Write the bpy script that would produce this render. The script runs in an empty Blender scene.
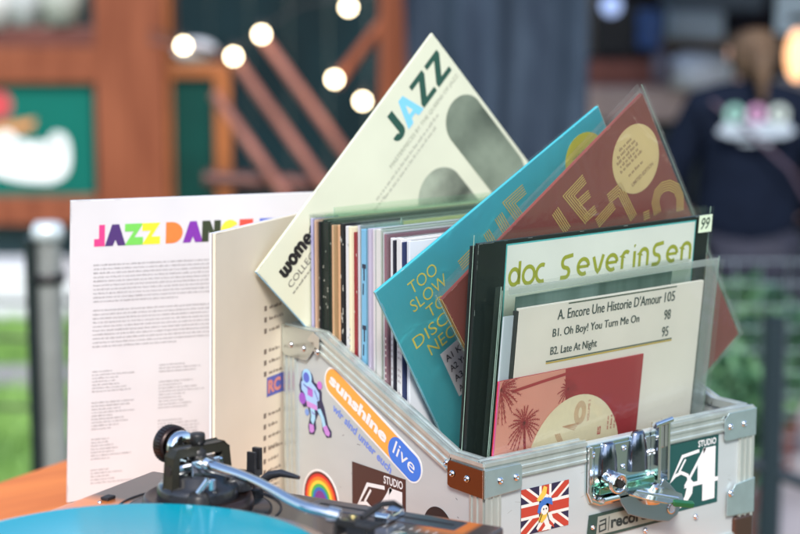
import bpy, bmesh, math, random
from mathutils import Matrix, Vector
from math import sin, cos, pi, radians as rad
random.seed(7)
S = bpy.context.scene
C = S.collection
MM = 0.001

# ------------------------------------------------------------------ camera
CAM = Vector((-1.05652, -1.23653, 0.55023))
YAW, PITCH, ROLL, FPX = 0.66117, 0.15961, -0.00215, 1881.3
fwd = Vector((sin(YAW)*cos(PITCH), cos(YAW)*cos(PITCH), -sin(PITCH)))
rgt = Vector((cos(YAW), -sin(YAW), 0)); upv = rgt.cross(fwd)
r2 = rgt*cos(ROLL)+upv*sin(ROLL); u2 = upv*cos(ROLL)-rgt*sin(ROLL)
cd = bpy.data.cameras.new('camera'); cam = bpy.data.objects.new('camera', cd); C.objects.link(cam)
cam.matrix_world = Matrix(((r2.x, u2.x, -fwd.x, CAM.x), (r2.y, u2.y, -fwd.y, CAM.y), (r2.z, u2.z, -fwd.z, CAM.z), (0, 0, 0, 1)))
cd.sensor_width = 36; cd.lens = FPX/800*36; cd.clip_start = .05; cd.clip_end = 400
cd.dof.use_dof = True; cd.dof.focus_distance = 1.71; cd.dof.aperture_fstop = 4.0
S.camera = cam

# ------------------------------------------------------------------ sky and sun
SUN_EL, SUN_AZ = rad(43), rad(219)      # azimuth clockwise from +Y
w = bpy.data.worlds.new('World'); S.world = w; w.use_nodes = True
nt = w.node_tree; bgn = nt.nodes['Background']
sky = nt.nodes.new('ShaderNodeTexSky'); sky.sky_type = 'NISHITA'; sky.sun_disc = False
sky.sun_elevation = SUN_EL; sky.sun_rotation = SUN_AZ; sky.air_density = 1.0; sky.dust_density = 1.2; sky.ozone_density = 1.0
nt.links.new(sky.outputs[0], bgn.inputs[0]); bgn.inputs[1].default_value = 0.15
sl = bpy.data.lights.new('sun', 'SUN'); sun = bpy.data.objects.new('sun', sl); C.objects.link(sun)
sl.energy = 2.3; sl.angle = rad(14); sl.color = (1, .97, .92)
sd = Vector((sin(SUN_AZ)*cos(SUN_EL), cos(SUN_AZ)*cos(SUN_EL), sin(SUN_EL)))
sun.rotation_euler = (-sd).to_track_quat('-Z', 'Y').to_euler(); sun.location = (-2, -3, 4)
S.view_settings.view_transform = 'Standard'; S.view_settings.look = 'None'; S.view_settings.exposure = 0.95; S.view_settings.gamma = 1
S.view_settings.use_curve_mapping = False
S.render.engine = 'CYCLES'
S.cycles.max_bounces = 10; S.cycles.transparent_max_bounces = 24

# ------------------------------------------------------------------ materials
def mat(name, col, rough=.6, metal=0, var=.0, scale=40, bump=0, spec=.5, coat=0, col2=None, stretch=None, emit=0):
    m = bpy.data.materials.new(name); m.use_nodes = True; n = m.node_tree.nodes; l = m.node_tree.links
    b = n['Principled BSDF']; b.inputs['Roughness'].default_value = rough; b.inputs['Metallic'].default_value = metal
    b.inputs['Specular IOR Level'].default_value = spec; b.inputs['Coat Weight'].default_value = coat; b.inputs['Coat Roughness'].default_value = .08
    col = tuple(col)+(1,)
    b.inputs['Base Color'].default_value = col
    if var or bump or col2:
        tc = n.new('ShaderNodeTexCoord'); mp = n.new('ShaderNodeMapping'); l.new(tc.outputs['Object'], mp.inputs[0])
        if stretch: mp.inputs['Scale'].default_value = stretch
        nz = n.new('ShaderNodeTexNoise'); nz.inputs['Scale'].default_value = scale; nz.inputs['Detail'].default_value = 5; l.new(mp.outputs[0], nz.inputs[0])
        if var or col2:
            mx = n.new('ShaderNodeMix'); mx.data_type = 'RGBA'
            c2 = (tuple(col2)+(1,)) if col2 else tuple(max(0, c*(1-var)) for c in col[:3])+(1,)
            mx.inputs[6].default_value = col; mx.inputs[7].default_value = c2
            rp = n.new('ShaderNodeValToRGB'); rp.color_ramp.elements[0].position = .35; rp.color_ramp.elements[1].position = .65
            l.new(nz.outputs[0], rp.inputs[0]); l.new(rp.outputs[0], mx.inputs[0]); l.new(mx.outputs[2], b.inputs['Base Color'])
        if bump:
            bp = n.new('ShaderNodeBump'); bp.inputs['Strength'].default_value = bump; bp.inputs['Distance'].default_value = .002
            l.new(nz.outputs[0], bp.inputs['Height']); l.new(bp.outputs[0], b.inputs['Normal'])
    if emit:
        b.inputs['Emission Color'].default_value = col; b.inputs['Emission Strength'].default_value = emit
    return m
MC = {}
def card(r, g, b, rough=.45, var=.05):
    k = (round(r, 3), round(g, 3), round(b, 3), rough)
    if k not in MC: MC[k] = mat('card_stock', (r, g, b), rough, var=var*1.3, scale=11, bump=.08, spec=.25)
    return MC[k]
def ink(r, g, b):
    k = ('ink', r, g, b)
    if k not in MC: MC[k] = mat('printed_ink', (r, g, b), .5, var=.04, scale=200)
    return MC[k]
def plastic(name, tint, gloss=.12, rough=.12, milky=.06, edge=(.5, .75, .6), bump=.5, scale=9):
    m = bpy.data.materials.new(name); m.use_nodes = True; n = m.node_tree.nodes; l = m.node_tree.links; n.clear()
    o = n.new('ShaderNodeOutputMaterial'); t = n.new('ShaderNodeBsdfTransparent'); t.inputs[0].default_value = tuple(tint)+(1,)
    g = n.new('ShaderNodeBsdfGlossy'); g.inputs['Roughness'].default_value = rough
    d = n.new('ShaderNodeBsdfDiffuse'); d.inputs[0].default_value = tuple(edge)+(1,)
    tc = n.new('ShaderNodeTexCoord'); nz = n.new('ShaderNodeTexNoise'); nz.inputs['Scale'].default_value = scale; nz.inputs['Detail'].default_value = 3
    nz.inputs['Distortion'].default_value = 1.2
    l.new(tc.outputs['Object'], nz.inputs[0]); bp = n.new('ShaderNodeBump'); bp.inputs['Strength'].default_value = bump; bp.inputs['Distance'].default_value = .004
    l.new(nz.outputs[0], bp.inputs['Height']); l.new(bp.outputs[0], g.inputs['Normal'])
    m1 = n.new('ShaderNodeMixShader'); fr = n.new('ShaderNodeLayerWeight'); fr.inputs[0].default_value = .25; l.new(bp.outputs[0], fr.inputs['Normal'])
    ad = n.new('ShaderNodeMath'); ad.operation = 'MULTIPLY_ADD'; ad.inputs[1].default_value = .5; ad.inputs[2].default_value = gloss; ad.use_clamp = True
    l.new(fr.outputs['Fresnel'], ad.inputs[0]); l.new(ad.outputs[0], m1.inputs[0]); l.new(t.outputs[0], m1.inputs[1]); l.new(g.outputs[0], m1.inputs[2])
    m2 = n.new('ShaderNodeMixShader'); m2.inputs[0].default_value = milky; l.new(m1.outputs[0], m2.inputs[1]); l.new(d.outputs[0], m2.inputs[2])
    l.new(m2.outputs[0], o.inputs[0]); return m
POLY = plastic('clear_polythene', (.98, .99, .98), .05, .1, .02)
POLYG = plastic('greenish_polythene', (.93, .985, .94), .06, .12, .035, (.45, .7, .5))
POLYD = plastic('clear_green_tinted_polythene', (.96, .99, .97), .015, .09, .01, (.4, .7, .5), .8, 12)
POLYT = plastic('tight_shrink_wrap', (.99, .99, .99), .045, .08, .025, (.7, .75, .75), 1.0, 22)
POLYM = plastic('cloudy_polythene', (.93, .96, .94), .08, .2, .14, (.78, .86, .8))
POLYR = plastic('crinkled_shrink_wrap', (.98, .98, .98), .08, .10, .05, (.6, .62, .6), 1.0, 16)
POLYE = plastic('thick_polythene_edge', (.8, .9, .84), .12, .12, .35, (.55, .75, .62))
WHITE = card(.80, .76, .71); PINKW = card(.64, .63, .63); CREAM = card(.80, .76, .60); BEIGE = card(.76, .66, .50)
BLACK = card(.015, .015, .017); DINK = ink(.03, .045, .04); GREYINK = ink(.26, .245, .25)
CHROME = mat('chrome', (.78, .80, .82), .09, 1, bump=.05, scale=30)
STEEL = mat('zinc_steel', (.66, .72, .74), .22, 1, bump=.05, scale=80)
ALU = mat('anodised_aluminium', (.70, .75, .72), .36, .75, var=.14, scale=60, bump=.08, stretch=(1, 1, .15))
PANEL = mat('silver_laminate', (.53, .575, .575), .33, .3, var=.04, scale=18, bump=.04, stretch=(.3, 1, 3))
RUB = mat('black_rubber', (.012, .012, .014), .6)
BLKPL = mat('black_enamel', (.018, .018, .02), .3, coat=.4, var=.2, scale=120)
BLKM = mat('matte_black_metal', (.03, .028, .027), .42, .4, bump=.06, scale=300)
WOODT = mat('orange_varnished_wood', (.68, .19, .03), .5, col2=(.56, .14, .02), scale=4, stretch=(1, 9, 1), spec=.2)

# ------------------------------------------------------------------ mesh helpers (millimetres)
class MB:
    def __init__(s): s.v = []; s.f = []; s.sm = []
    def add(s, vs, fs, smooth=False, M=None):
        o = len(s.v)
        for p in vs:
            p = Vector(p)
            if M is not None: p = M @ p
            s.v.append(p)
        for f in fs: s.f.append([i+o for i in f]); s.sm.append(smooth)
        return s
    def box(s, a, b, M=None):
        x0, y0, z0 = a; x1, y1, z1 = b
        vs = [(x0, y0, z0), (x1, y0, z0), (x1, y1, z0), (x0, y1, z0), (x0, y0, z1), (x1, y0, z1), (x1, y1, z1), (x0, y1, z1)]
        return s.add(vs, [(0, 3, 2, 1), (4, 5, 6, 7), (0, 1, 5, 4), (1, 2, 6, 5), (2, 3, 7, 6), (3, 0, 4, 7)], M=M)
    def prism(s, pts, y0, y1, M=None):           # outline in (x,z), extruded along y
        n = len(pts)
        a = sum(pts[i][0]*pts[(i+1) % n][1]-pts[(i+1) % n][0]*pts[i][1] for i in range(n))
        if a < 0: pts = pts[::-1]
        vs = [(p[0], y0, p[1]) for p in pts]+[(p[0], y1, p[1]) for p in pts]
        fs = [list(range(n)), list(range(2*n-1, n-1, -1))]+[(i, i+n, (i+1) % n+n, (i+1) % n) for i in range(n)]
        return s.add(vs, fs, M=M)
    def face(s, pts, y=0, M=None):               # flat print in (x,z)
        n = len(pts)
        a = sum(pts[i][0]*pts[(i+1) % n][1]-pts[(i+1) % n][0]*pts[i][1] for i in range(n))
        if a < 0: pts = pts[::-1]
        return s.add([(p[0], y, p[1]) for p in pts], [list(range(n))], M=M)
    def tube(s, path, r, seg=12, cap=True, M=None):
        path = [Vector(p) for p in path]; n = len(path); rr = r if isinstance(r, (list, tuple)) else [r]*n
        vs = []; fs = []; prev = None
        for i, p in enumerate(path):
            d = (path[min(i+1, n-1)]-path[max(i-1, 0)]).normalized()
            if prev is None:
                a = Vector((0, 0, 1)) if abs(d.z) < .9 else Vector((1, 0, 0)); u = d.cross(a).normalized()
            else: u = (prev-d*prev.dot(d)).normalized()
            prev = u; v = d.cross(u)
            for k in range(seg):
                t = 2*pi*k/seg; vs.append(p+(u*cos(t)+v*sin(t))*rr[i])
        for i in range(n-1):
            for k in range(seg):
                a = i*seg+k; b = i*seg+(k+1) % seg; fs.append((a, b, b+seg, a+seg))
        s.add(vs, fs, True, M)
        if cap: s.add(vs[:seg], [list(range(seg))[::-1]], M=M); s.add(vs[-seg:], [list(range(seg))], M=M)
        return s
    def lathe(s, prof, seg=40, M=None, smooth=True):   # prof (r,z) about z
        vs = []; fs = []; n = len(prof)
        for k in range(seg):
            t = 2*pi*k/seg
            for r, z in prof: vs.append((r*cos(t), r*sin(t), z))
        for k in range(seg):
            for i in range(n-1):
                a = k*n+i; b = ((k+1) % seg)*n+i; fs.append((a, b, b+1, a+1))
        return s.add(vs, fs, smooth, M)
    def ball(s, c, r, seg=12, M=None, sc=(1, 1, 1)):
        pr = [(max(1e-4, r*cos(-pi/2+pi*i/8)), r*sin(-pi/2+pi*i/8)) for i in range(9)]
        T = Matrix.Translation(c) @ Matrix.Diagonal((*sc, 1))
        return s.lathe(pr, seg, (M @ T) if M is not None else T)
    def stroke(s, pts, wd, y=0, M=None):         # flat ribbon
        pts = [Vector((p[0], p[1])) for p in pts]; n = len(pts); L = []; R_ = []
        for i in range(n):
            d0 = (pts[i]-pts[i-1]).normalized() if i else (pts[1]-pts[0]).normalized()
            d1 = (pts[i+1]-pts[i]).normalized() if i < n-1 else d0
            t = (d0+d1); t = t.normalized() if t.length > 1e-6 else d0; nn = Vector((-t.y, t.x)); k = 1/max(.4, nn.dot(Vector((-d0.y, d0.x))))
            L.append(pts[i]+nn*wd/2*k); R_.append(pts[i]-nn*wd/2*k)
        vs = [(p.x, y, p.y) for p in R_]+[(p.x, y, p.y) for p in L]
        return s.add(vs, [(i, i+1, n+i+1, n+i) for i in range(n-1)], M=M)
    def build(s, name, m, parent=None, bevel=0, seg=2, sub=0, unit=MM, loc=None):
        me = bpy.data.meshes.new(name)
        me.from_pydata([tuple(p*unit) for p in s.v], [], s.f); me.update()
        me.polygons.foreach_set('use_smooth', s.sm)
        for mm in (m if isinstance(m, (list, tuple)) else [m]): me.materials.append(mm)
        o = bpy.data.objects.new(name, me); C.objects.link(o)
        if parent: o.parent = parent
        if loc: o.location = loc
        if bevel:
            bm = bmesh.new(); bm.from_mesh(me); bmesh.ops.remove_doubles(bm, verts=bm.verts, dist=1e-7)
            bmesh.ops.bevel(bm, geom=[e for e in bm.edges if e.is_manifold and e.calc_face_angle(0) > .5], offset=bevel*unit, segments=seg, affect='EDGES', profile=.6)
            for f in bm.faces: f.smooth = False
            bm.to_mesh(me); bm.free()
        if sub: md = o.modifiers.new('s', 'SUBSURF'); md.levels = sub; md.render_levels = sub
        return o

def tag(o, label=None, cat=None, group=None, kind=None):
    if label: o['label'] = label
    if cat: o['category'] = cat
    if group: o['group'] = group
    if kind: o['kind'] = kind
    return o
def empty(name, M=None, label=None, cat=None, group=None):
    o = bpy.data.objects.new(name, None); C.objects.link(o); o.empty_display_size = .05
    if M is not None: o.matrix_world = M
    return tag(o, label, cat, group)
def copy_tree(o, parent=None):
    c = o.copy(); C.objects.link(c); c.parent = parent
    for ch in list(o.children): copy_tree(ch, c)
    return c

def textmb(mb, body, box, y=0, weight=0, rot=0, M=None, shear=0, spacing=1):
    """glyphs scaled into box=(x0,z0,x1,z1) in the local (x,z) plane"""
    cu = bpy.data.curves.new('t', 'FONT'); cu.body = body; cu.size = 1; cu.offset = weight; cu.shear = shear; cu.space_character = spacing
    cu.resolution_u = 3
    ob = bpy.data.objects.new('t', cu); C.objects.link(ob)
    dg = bpy.context.evaluated_depsgraph_get(); me = bpy.data.meshes.new_from_object(ob.evaluated_get(dg))
    vs = [v.co.copy() for v in me.vertices]; fs = [list(p.vertices) for p in me.polygons]
    bpy.data.objects.remove(ob); bpy.data.curves.remove(cu); bpy.data.meshes.remove(me)
    if not vs: return
    x0 = min(v.x for v in vs); x1 = max(v.x for v in vs); z0 = min(v.y for v in vs); z1 = max(v.y for v in vs)
    kx = (box[2]-box[0])/(x1-x0); kz = (box[3]-box[1])/(z1-z0); c, s_ = cos(rot), sin(rot)
    out = []
    for v in vs:
        a = (v.x-x0)*kx; b = (v.y-z0)*kz
        out.append((box[0]+a*c-b*s_, y, box[1]+a*s_+b*c))
    mb.add(out, fs, M=M)
def bars(mb, x0, x1, ztop, rows, pitch, h, y=-.0, seed=1, ragged=0, M=None):
    """lines of print too small to read: word-length marks"""
    rg = random.Random(seed)
    for r in range(rows):
        z = ztop-r*pitch; x = x0; end = x1-(rg.random()*ragged*(x1-x0) if ragged else 0)
        if not ragged and r == rows-1: end = x0+(x1-x0)*.7
        while x < end-1:
            wd = min(rg.uniform(1.5, 7.5), end-x); e_ = x+wd
            if h > 2:
                while x < e_:
                    lw = rg.uniform(h*.28, h*.5); hh = h*rg.choice((.7, .7, .7, 1)); mb.add([(x, y, z-h), (x+lw, y, z-h), (x+lw, y, z-h+hh), (x, y, z-h+hh)], [(0, 1, 2, 3)], M=M); x += lw+h*.16
                x += h*.45
            else:
                while x < e_:
                    lw = rg.uniform(.35, .75); hh = h*rg.choice((.85, .85, .85, 1.35, 1.3)); dn = .3*h if rg.random() < .12 else 0
                    mb.add([(x, y, z-h-dn), (x+lw, y, z-h-dn), (x+lw, y, z-h+hh), (x, y, z-h+hh)], [(0, 1, 2, 3)], M=M); x += lw+rg.uniform(.18, .35)
                x += rg.uniform(.6, 1.0)
def circ(cx, cz, r, n=40, a0=0, a1=2*pi, rz=None):
    rz = rz or r
    full = abs(a1-a0-2*pi) < 1e-6
    return [(cx+r*cos(a0+(a1-a0)*i/(n if full else n-1)), cz+rz*sin(a0+(a1-a0)*i/(n if full else n-1))) for i in range(n)]
def clip(poly, x0, z0, x1, z1):
    for ax, v, sg in ((0, x0, 1), (0, x1, -1), (1, z0, 1), (1, z1, -1)):
        out = []
        for i in range(len(poly)):
            p, q = poly[i-1], poly[i]; ip = (p[ax]-v)*sg >= 0; iq = (q[ax]-v)*sg >= 0
            if ip != iq:
                t = (v-p[ax])/(q[ax]-p[ax]); out.append((p[0]+t*(q[0]-p[0]), p[1]+t*(q[1]-p[1])))
            if iq: out.append(q)
        poly = out
        if not poly: return []
    return poly
def quadline(a, b, wd):
    a = Vector(a); b = Vector(b); d = (b-a).normalized(); n = Vector((-d.y, d.x))*wd/2
    return [tuple(a+n), tuple(a-n), tuple(b-n), tuple(b+n)]
def sleeve_frame(x, y, z, yaw, lean=0, roll=0):
    yaw, lean, roll = rad(yaw), rad(lean), rad(roll)
    X = Vector((cos(yaw), sin(yaw), 0)); N = Vector((-sin(yaw), cos(yaw), 0)); up = Vector((0, 0, 1))*cos(lean)+N*sin(lean)
    U = X*cos(roll)+up*sin(roll); V = up*cos(roll)-X*sin(roll); Y = V.cross(U)
    return Matrix(((U.x, Y.x, V.x, x*MM), (U.y, Y.y, V.y, y*MM), (U.z, Y.z, V.z, z*MM), (0, 0, 0, 1)))

# ================================================================== SETTING
def spot(px, py, d):       # a point d metres ahead of the viewpoint, in the heading of the yard
    t = (267-py)/FPX; z = d*(t*cos(PITCH)-sin(PITCH))/(cos(PITCH)+t*sin(PITCH)); Z = d*cos(PITCH)-z*sin(PITCH)
    lat = (px-400)/FPX*Z
    return (lat, d, z)
YM = Matrix(((rgt.x, sin(YAW), 0, CAM.x), (rgt.y, cos(YAW), 0, CAM.y), (0, 0, 1, CAM.z), (0, 0, 0, 1)))   # yard frame: x right, y ahead, z up
GZ = -1.75
def yard(name, loc, label=None, cat=None, group=None, rz=0):
    return empty(name, YM @ Matrix.Translation(loc) @ Matrix.Rotation(rz, 4, 'Z'), label, cat, group)
def ybuild(mb, name, m, **k):
    o = mb.build(name, m, unit=1, **k); o.matrix_world = YM; return o

GRASS = mat('lawn_soil', (.17, .32, .07), .9, col2=(.10, .20, .05), scale=3)
PAVE = mat('worn_paving', (.30, .29, .29), .85, var=.3, scale=2)
DARKW = mat('dark_teal_boards', (.005, .022, .028), .7, var=.6, scale=1.2, spec=.15)
DARKN = mat('shadowed_dark_wall', (.014, .014, .022), .8, col2=(.04, .025, .022), scale=1.0, spec=.1)
TIMB = mat('orange_stained_timber', (.235, .072, .034), .5, spec=.2, col2=(.16, .044, .02), scale=3, stretch=(6, 6, .6))
TIMB2 = mat('amber_edge_timber', (.34, .10, .02), .5, var=.3, scale=3)
TIMBD = mat('dark_stained_timber', (.12, .03, .02), .5, var=.3, scale=3)
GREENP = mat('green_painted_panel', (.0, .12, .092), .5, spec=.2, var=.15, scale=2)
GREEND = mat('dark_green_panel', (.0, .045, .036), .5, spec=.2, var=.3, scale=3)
PINKB = mat('copper_pink_tube', (.50, .21, .17), .35, .5, var=.3, scale=6)
BLUEC = mat('blue_canvas', (.045, .064, .092), .9, col2=(.022, .032, .050), scale=3.5, bump=.1, spec=.1, stretch=(2, 1, .6))
POSTM = mat('galvanised_post', (.50, .51, .49), .35, .7, var=.3, scale=9)

g = MB(); g.box((-60, -60, GZ-.2), (60, 90, GZ)); tag(ybuild(g, 'ground', mat('worn_turf', (.12, .16, .07), .95, col2=(.19, .18, .14), scale=.8)), kind='structure')
hm = mat('hedge_leaf_mass', (.02, .05, .018), .8, col2=(.07, .12, .03), scale=3, bump=.8)
g = MB(); rh = random.Random(4)  # unseen hedge, added so the metal has dark green to reflect
for k in range(90):
    a = rad(95+k*170/89*1.0); rr = 13+rh.uniform(-1, 1); cx_, cy_ = rr*cos(a+pi/2-.0), rr*sin(a+pi/2)
    g.ball((rr*sin(a), rr*cos(a), GZ+rh.uniform(1, 2.4)), rh.uniform(1.0, 1.7), 9, sc=(1, 1, 1.3))
tag(ybuild(g, 'hedge', hm), 'dark green hedge added unseen behind the viewer for dark reflections', 'hedge', kind='stuff')
g = MB(); g.box((-9, 5.2, GZ+.0), (-1.2, 9.1, GZ+.03)); tag(ybuild(g, 'lawn', GRASS), kind='structure')
g = MB(); g.box((-9, 7.55, GZ+.03), (-1.2, 7.95, GZ+.045)); tag(ybuild(g, 'path', PAVE), kind='structure')

g = MB(); g.box((1.15, 3.0, GZ), (7, 11.9, GZ+.012)); tag(ybuild(g, 'pavement', mat('pinkish_grey_paving', (.33, .30, .31), .85, var=.35, scale=2.5)), kind='structure')
# grass blades on the lawn, as uncounted stuff
gb = MB(); rg = random.Random(3)
for i in range(9000):
    x = rg.uniform(-2.6, -1.25); y = rg.uniform(5.3, 9.0)
    if 7.5 < y < 8.0: continue
    h = rg.uniform(.03, .09); a = rg.uniform(0, pi); dx = .006*cos(a); dy = .006*sin(a)
    gb.add([(x-dx, y-dy, GZ+.03), (x+dx, y+dy, GZ+.03), (x+rg.uniform(-.03, .03), y+rg.uniform(-.03, .03), GZ+.03+h)], [(0, 1, 2)])
GBL = mat('grass_blade', (.24, .42, .10), .6, col2=(.16, .32, .07), scale=2)
tag(ybuild(gb, 'grass', GBL), 'short bright green grass growing on the lawn behind the table', 'grass', kind='stuff')

# --- dark boarded wall at the back
bw = yard('boarded_wall', (0, 12, GZ), 'dark teal boarded wall behind the lit timber frame', 'wall')
x = -2.2
i = 0
while x < .25:
    b = MB(); b.box((x, 0, 0), (x+.245, .04, 3.2)); b.build('board', DARKW, bw, unit=1); x += .25
dw = yard('pavilion_wall', (0, 12.2, GZ), 'shadowed dark wall closing the bar behind the person', 'wall')
x = -.1+.4
while x < 4.2:
    b = MB(); b.box((x, 0, 0), (x+.595, .05, 3.2)); b.build('panel', DARKN, dw, unit=1); x += .6
hw = yard('far_hedge', (-3.8, 11.2, GZ))

# --- timber kiosk with the green sign
def yb(mb, p0, p1, d, th):           # box spanning two pixel corners at distance d
    a = spot(*p0, d); b = spot(*p1, d); mb.box((min(a[0], b[0]), d, min(a[2], b[2])), (max(a[0], b[0]), d+th, max(a[2], b[2])))
K = yard('timber_kiosk', (0, 0, 0), 'orange timber kiosk with a green sign panel and white lettering', 'kiosk')
KD = 9.5
b = MB(); a0 = spot(95, 0, KD); b.box((a0[0], KD-.05, GZ), (spot(165, 0, KD)[0], KD+.25, 1.0)); b.build('post', TIMB, K, unit=1, bevel=.01)
b = MB(); a0 = spot(214, 0, KD); b.box((a0[0], KD, GZ), (spot(229, 0, KD)[0], KD+.1, spot(0, 68, KD)[2])); b.build('post', TIMB2, K, unit=1)
b = MB(); a0 = spot(160, 0, KD); b.box((a0[0], KD+.02, GZ), (spot(170, 0, KD)[0], KD+.27, 1.0)); b.build('corner_strip', TIMB2, K, unit=1)
for nm, y0, y1, m, x0, x1, dd in (('beam', 46, 82, TIMB, -120, 97, 0), ('beam', 26, 45, TIMBD, -120, 97, .03), ('beam', 196, 224, TIMB, -120, 97, -.02), ('beam', 63, 77, TIMB2, 168, 229, .02)):
    b = MB(); yb(b, (x0, y0), (x1, y1), KD+dd, .12); b.build(nm, m, K, unit=1, bevel=.006)
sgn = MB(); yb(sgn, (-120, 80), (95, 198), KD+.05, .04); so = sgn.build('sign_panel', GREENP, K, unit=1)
# white script band (unreadable in the photograph) and a red / orange emblem above it
sc = MB()
def sp(px, py): a = spot(px, py, KD+.04); return (a[0], a[2])
def smooth(pts, k=6):
    o = []
    for i in range(len(pts)-1):
        p0, p1, p2, p3 = [Vector(pts[max(0, min(len(pts)-1, i+j))]) for j in (-1, 0, 1, 2)]
        for q in range(k): t = q/k; o.append(tuple(.5*((2*p1)+(-p0+p2)*t+(2*p0-5*p1+4*p2-p3)*t*t+(-p0+3*p1-3*p2+p3)*t*t*t)))
    return o+[tuple(pts[-1])]
for i_, (pts, wd) in enumerate((([(-62, 150), (-30, 150), (0, 156), (30, 162), (62, 164)], .135), ([(-60, 144), (-50, 134), (-40, 148), (-28, 142), (-18, 150)], .08), ([(-2, 158), (0, 142), (8, 138), (13, 152), (22, 146), (30, 156)], .075), ([(30, 160), (36, 150), (44, 150), (50, 156), (58, 140), (62, 150), (60, 168), (48, 174)], .08), ([(-10, 166), (20, 174), (52, 176)], .06))):
    sc.stroke([sp(*p) for p in smooth(pts)], wd, KD+.045-i_*.0008)
sc.build('script_lettering', mat('white_sign_paint', (.84, .86, .86), .5), so, unit=1)
em = MB(); em.face([sp(*p) for p in [(-30, 128), (10, 122), (36, 118), (32, 128), (-10, 134)]], KD+.044); em.build('emblem_ribbon', ink(.62, .25, .08), so, unit=1)
em = MB(); em.face([sp(*p) for p in circ(-2, 104, 14, 20)], KD+.043); em.build('emblem_dot', ink(.5, .05, .06), so, unit=1)
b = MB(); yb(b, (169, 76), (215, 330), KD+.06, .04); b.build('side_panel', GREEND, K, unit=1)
b = MB(); b.box((-4.2, KD+.3, GZ), (spot(97, 0, KD)[0], KD+.36, spot(0, 224, KD)[2])); b.build('skirt', mat('faded_teal_skirt', (.09, .16, .17), .7, var=.5, scale=2), K, unit=1)
for px, py, wd, hh, m, nm in ((-10, 14, .24, .22, (.5, .5, .48), 'glass'), (22, 12, .2, .26, (.4, .42, .42), 'glass'), (60, 10, .26, .24, (.34, .36, .32), 'tin')):
    a = spot(px, py+14, KD); b = MB(); b.lathe([(.001, 0), (wd*.4, 0), (wd*.5, hh), (.001, hh)], 16, Matrix.Translation((a[0], KD+.1, a[2]))); o = ybuild(b, 'drinks_container', mat('dull_container', m, .3)); tag(o, {-10: 'pale container on the kiosk shelf, leftmost and largest', 22: 'grey drinks container in the middle of the kiosk shelf', 60: 'olive grey container on the kiosk shelf next to the post'}[px], 'container', 'containers on the kiosk shelf')
# low white car-like blur beyond the lawn under the kiosk sign
b = MB(); a = spot(12, 285, 9.0)
b.prism([(-.45, 0), (.35, 0), (.38, .12), (.2, .26), (-.25, .26), (-.42, .14)], 0, .4, Matrix.Translation((a[0], 9.0, GZ+.04)))
tag(ybuild(b, 'storage_box', mat('white_plastic', (.6, .62, .64), .4), bevel=.02), 'low white box under the kiosk sign at the edge of the lawn', 'box')

# --- festooned timber frame: diagonal tubes with lit bulbs
FD = 8.0
frm = yard('diagonal_rail_frame', (0, 0, 0), 'frame of dusty pink diagonal rails fixed to an orange post', 'frame')
def railpx(p, q, r=.023, d=FD, m=PINKB):
    a = spot(*p, d); e = spot(*q, d); b = MB(); b.tube([a, tuple((a[i]+e[i])/2 for i in range(3)), e], r, 12); b.build('rail', m, frm, unit=1)
railpx((262, 36), (372, 190)); railpx((232, 54), (345, 214)); railpx((214, 92), (292, 204), .024); railpx((335, 84), (395, 8), .026, m=TIMB); railpx((205, 178), (345, 186), .035, FD+.1, TIMBD)
railpx((150, 40), (236, 58), .012, m=TIMBD)
b = MB(); a = spot(380, 0, FD); b.box((a[0], FD-.06, GZ), (spot(407, 0, FD)[0], FD+.1, 1.3)); b.build('post', TIMB, frm, unit=1, bevel=.008)
cable = MB(); pts = [(150, 30), (184, 40), (210, 50), (234, 52), (262, 30), (300, 5), (350, -6)]
cable.tube([spot(*p, FD-.03) for p in pts], .006, 6); cable.build('cable', RUB, frm, unit=1)
BULB = mat('lit_bulb_glass', (1, .80, .50), .3, emit=11)
for i, (px, py, lb) in enumerate(((184, 45, 'lit round bulb leftmost in the row, above the amber kiosk beam'), (234, 56, 'lit round bulb at the top of the lower pink rail'), (262, 34, 'lit round bulb at the top of the upper pink rail'), (349, 7, 'lit round bulb highest of all, at the top edge beside the orange post'), (335, 79, 'lit round bulb at the foot of the short orange rail'), (363, 101, 'lit round bulb lowest of all, close to the cream record corner'))):
    a = spot(px, py, FD-.08); e = yard('light_bulb', a, lb, 'light bulb', 'lit bulbs on the diagonal frame')
    b = MB(); b.ball((0, 0, 0), .021, 16); b.build('glass', BULB, e, unit=1)
    b = MB(); b.tube([(0, 0, .022), (0, .03, .05)], .013, 10); b.build('socket', RUB, e, unit=1)
b = MB(); a = spot(196, 50, FD+.3); b.ball(a, .075, 16, sc=(1.3, 1, .7)); 
lampshade = ybuild(b, 'lamp_shade', mat('pale_lamp_shade', (.5, .52, .55), .4)); tag(lampshade, 'pale rounded shade hanging beside the leftmost lit bulb', 'lamp shade')

# --- blue canvas curtain with folds
cu = MB(); CD_ = 7.0; n = 120; x0 = spot(406, 0, CD_)[0]; x1 = spot(584, 0, CD_)[0]; vs = []; fs = []
for i in range(n+1):
    x = x0+(x1-x0)*i/n; t = i/n
    yo = .07*sin(t*11)+.02*sin(t*31+1)+.04*sin(t*5)
    for k in range(13):
        zz = GZ+.05+(2.9)*k/12; sway = .05*sin(k*.5+t*5)
        vs.append((x+sway*.4, CD_+yo*(1.3-.05*k)+sway, zz))
for i in range(n):
    for k in range(12): a = i*13+k; fs.append((a, a+13, a+14, a+1))
cu.add(vs, fs, True); co = ybuild(cu, 'canvas_curtain', BLUEC); md = co.modifiers.new('t', 'SOLIDIFY'); md.thickness = .006
tag(co, 'blue canvas curtain hanging in soft folds behind the records', 'curtain')

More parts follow.
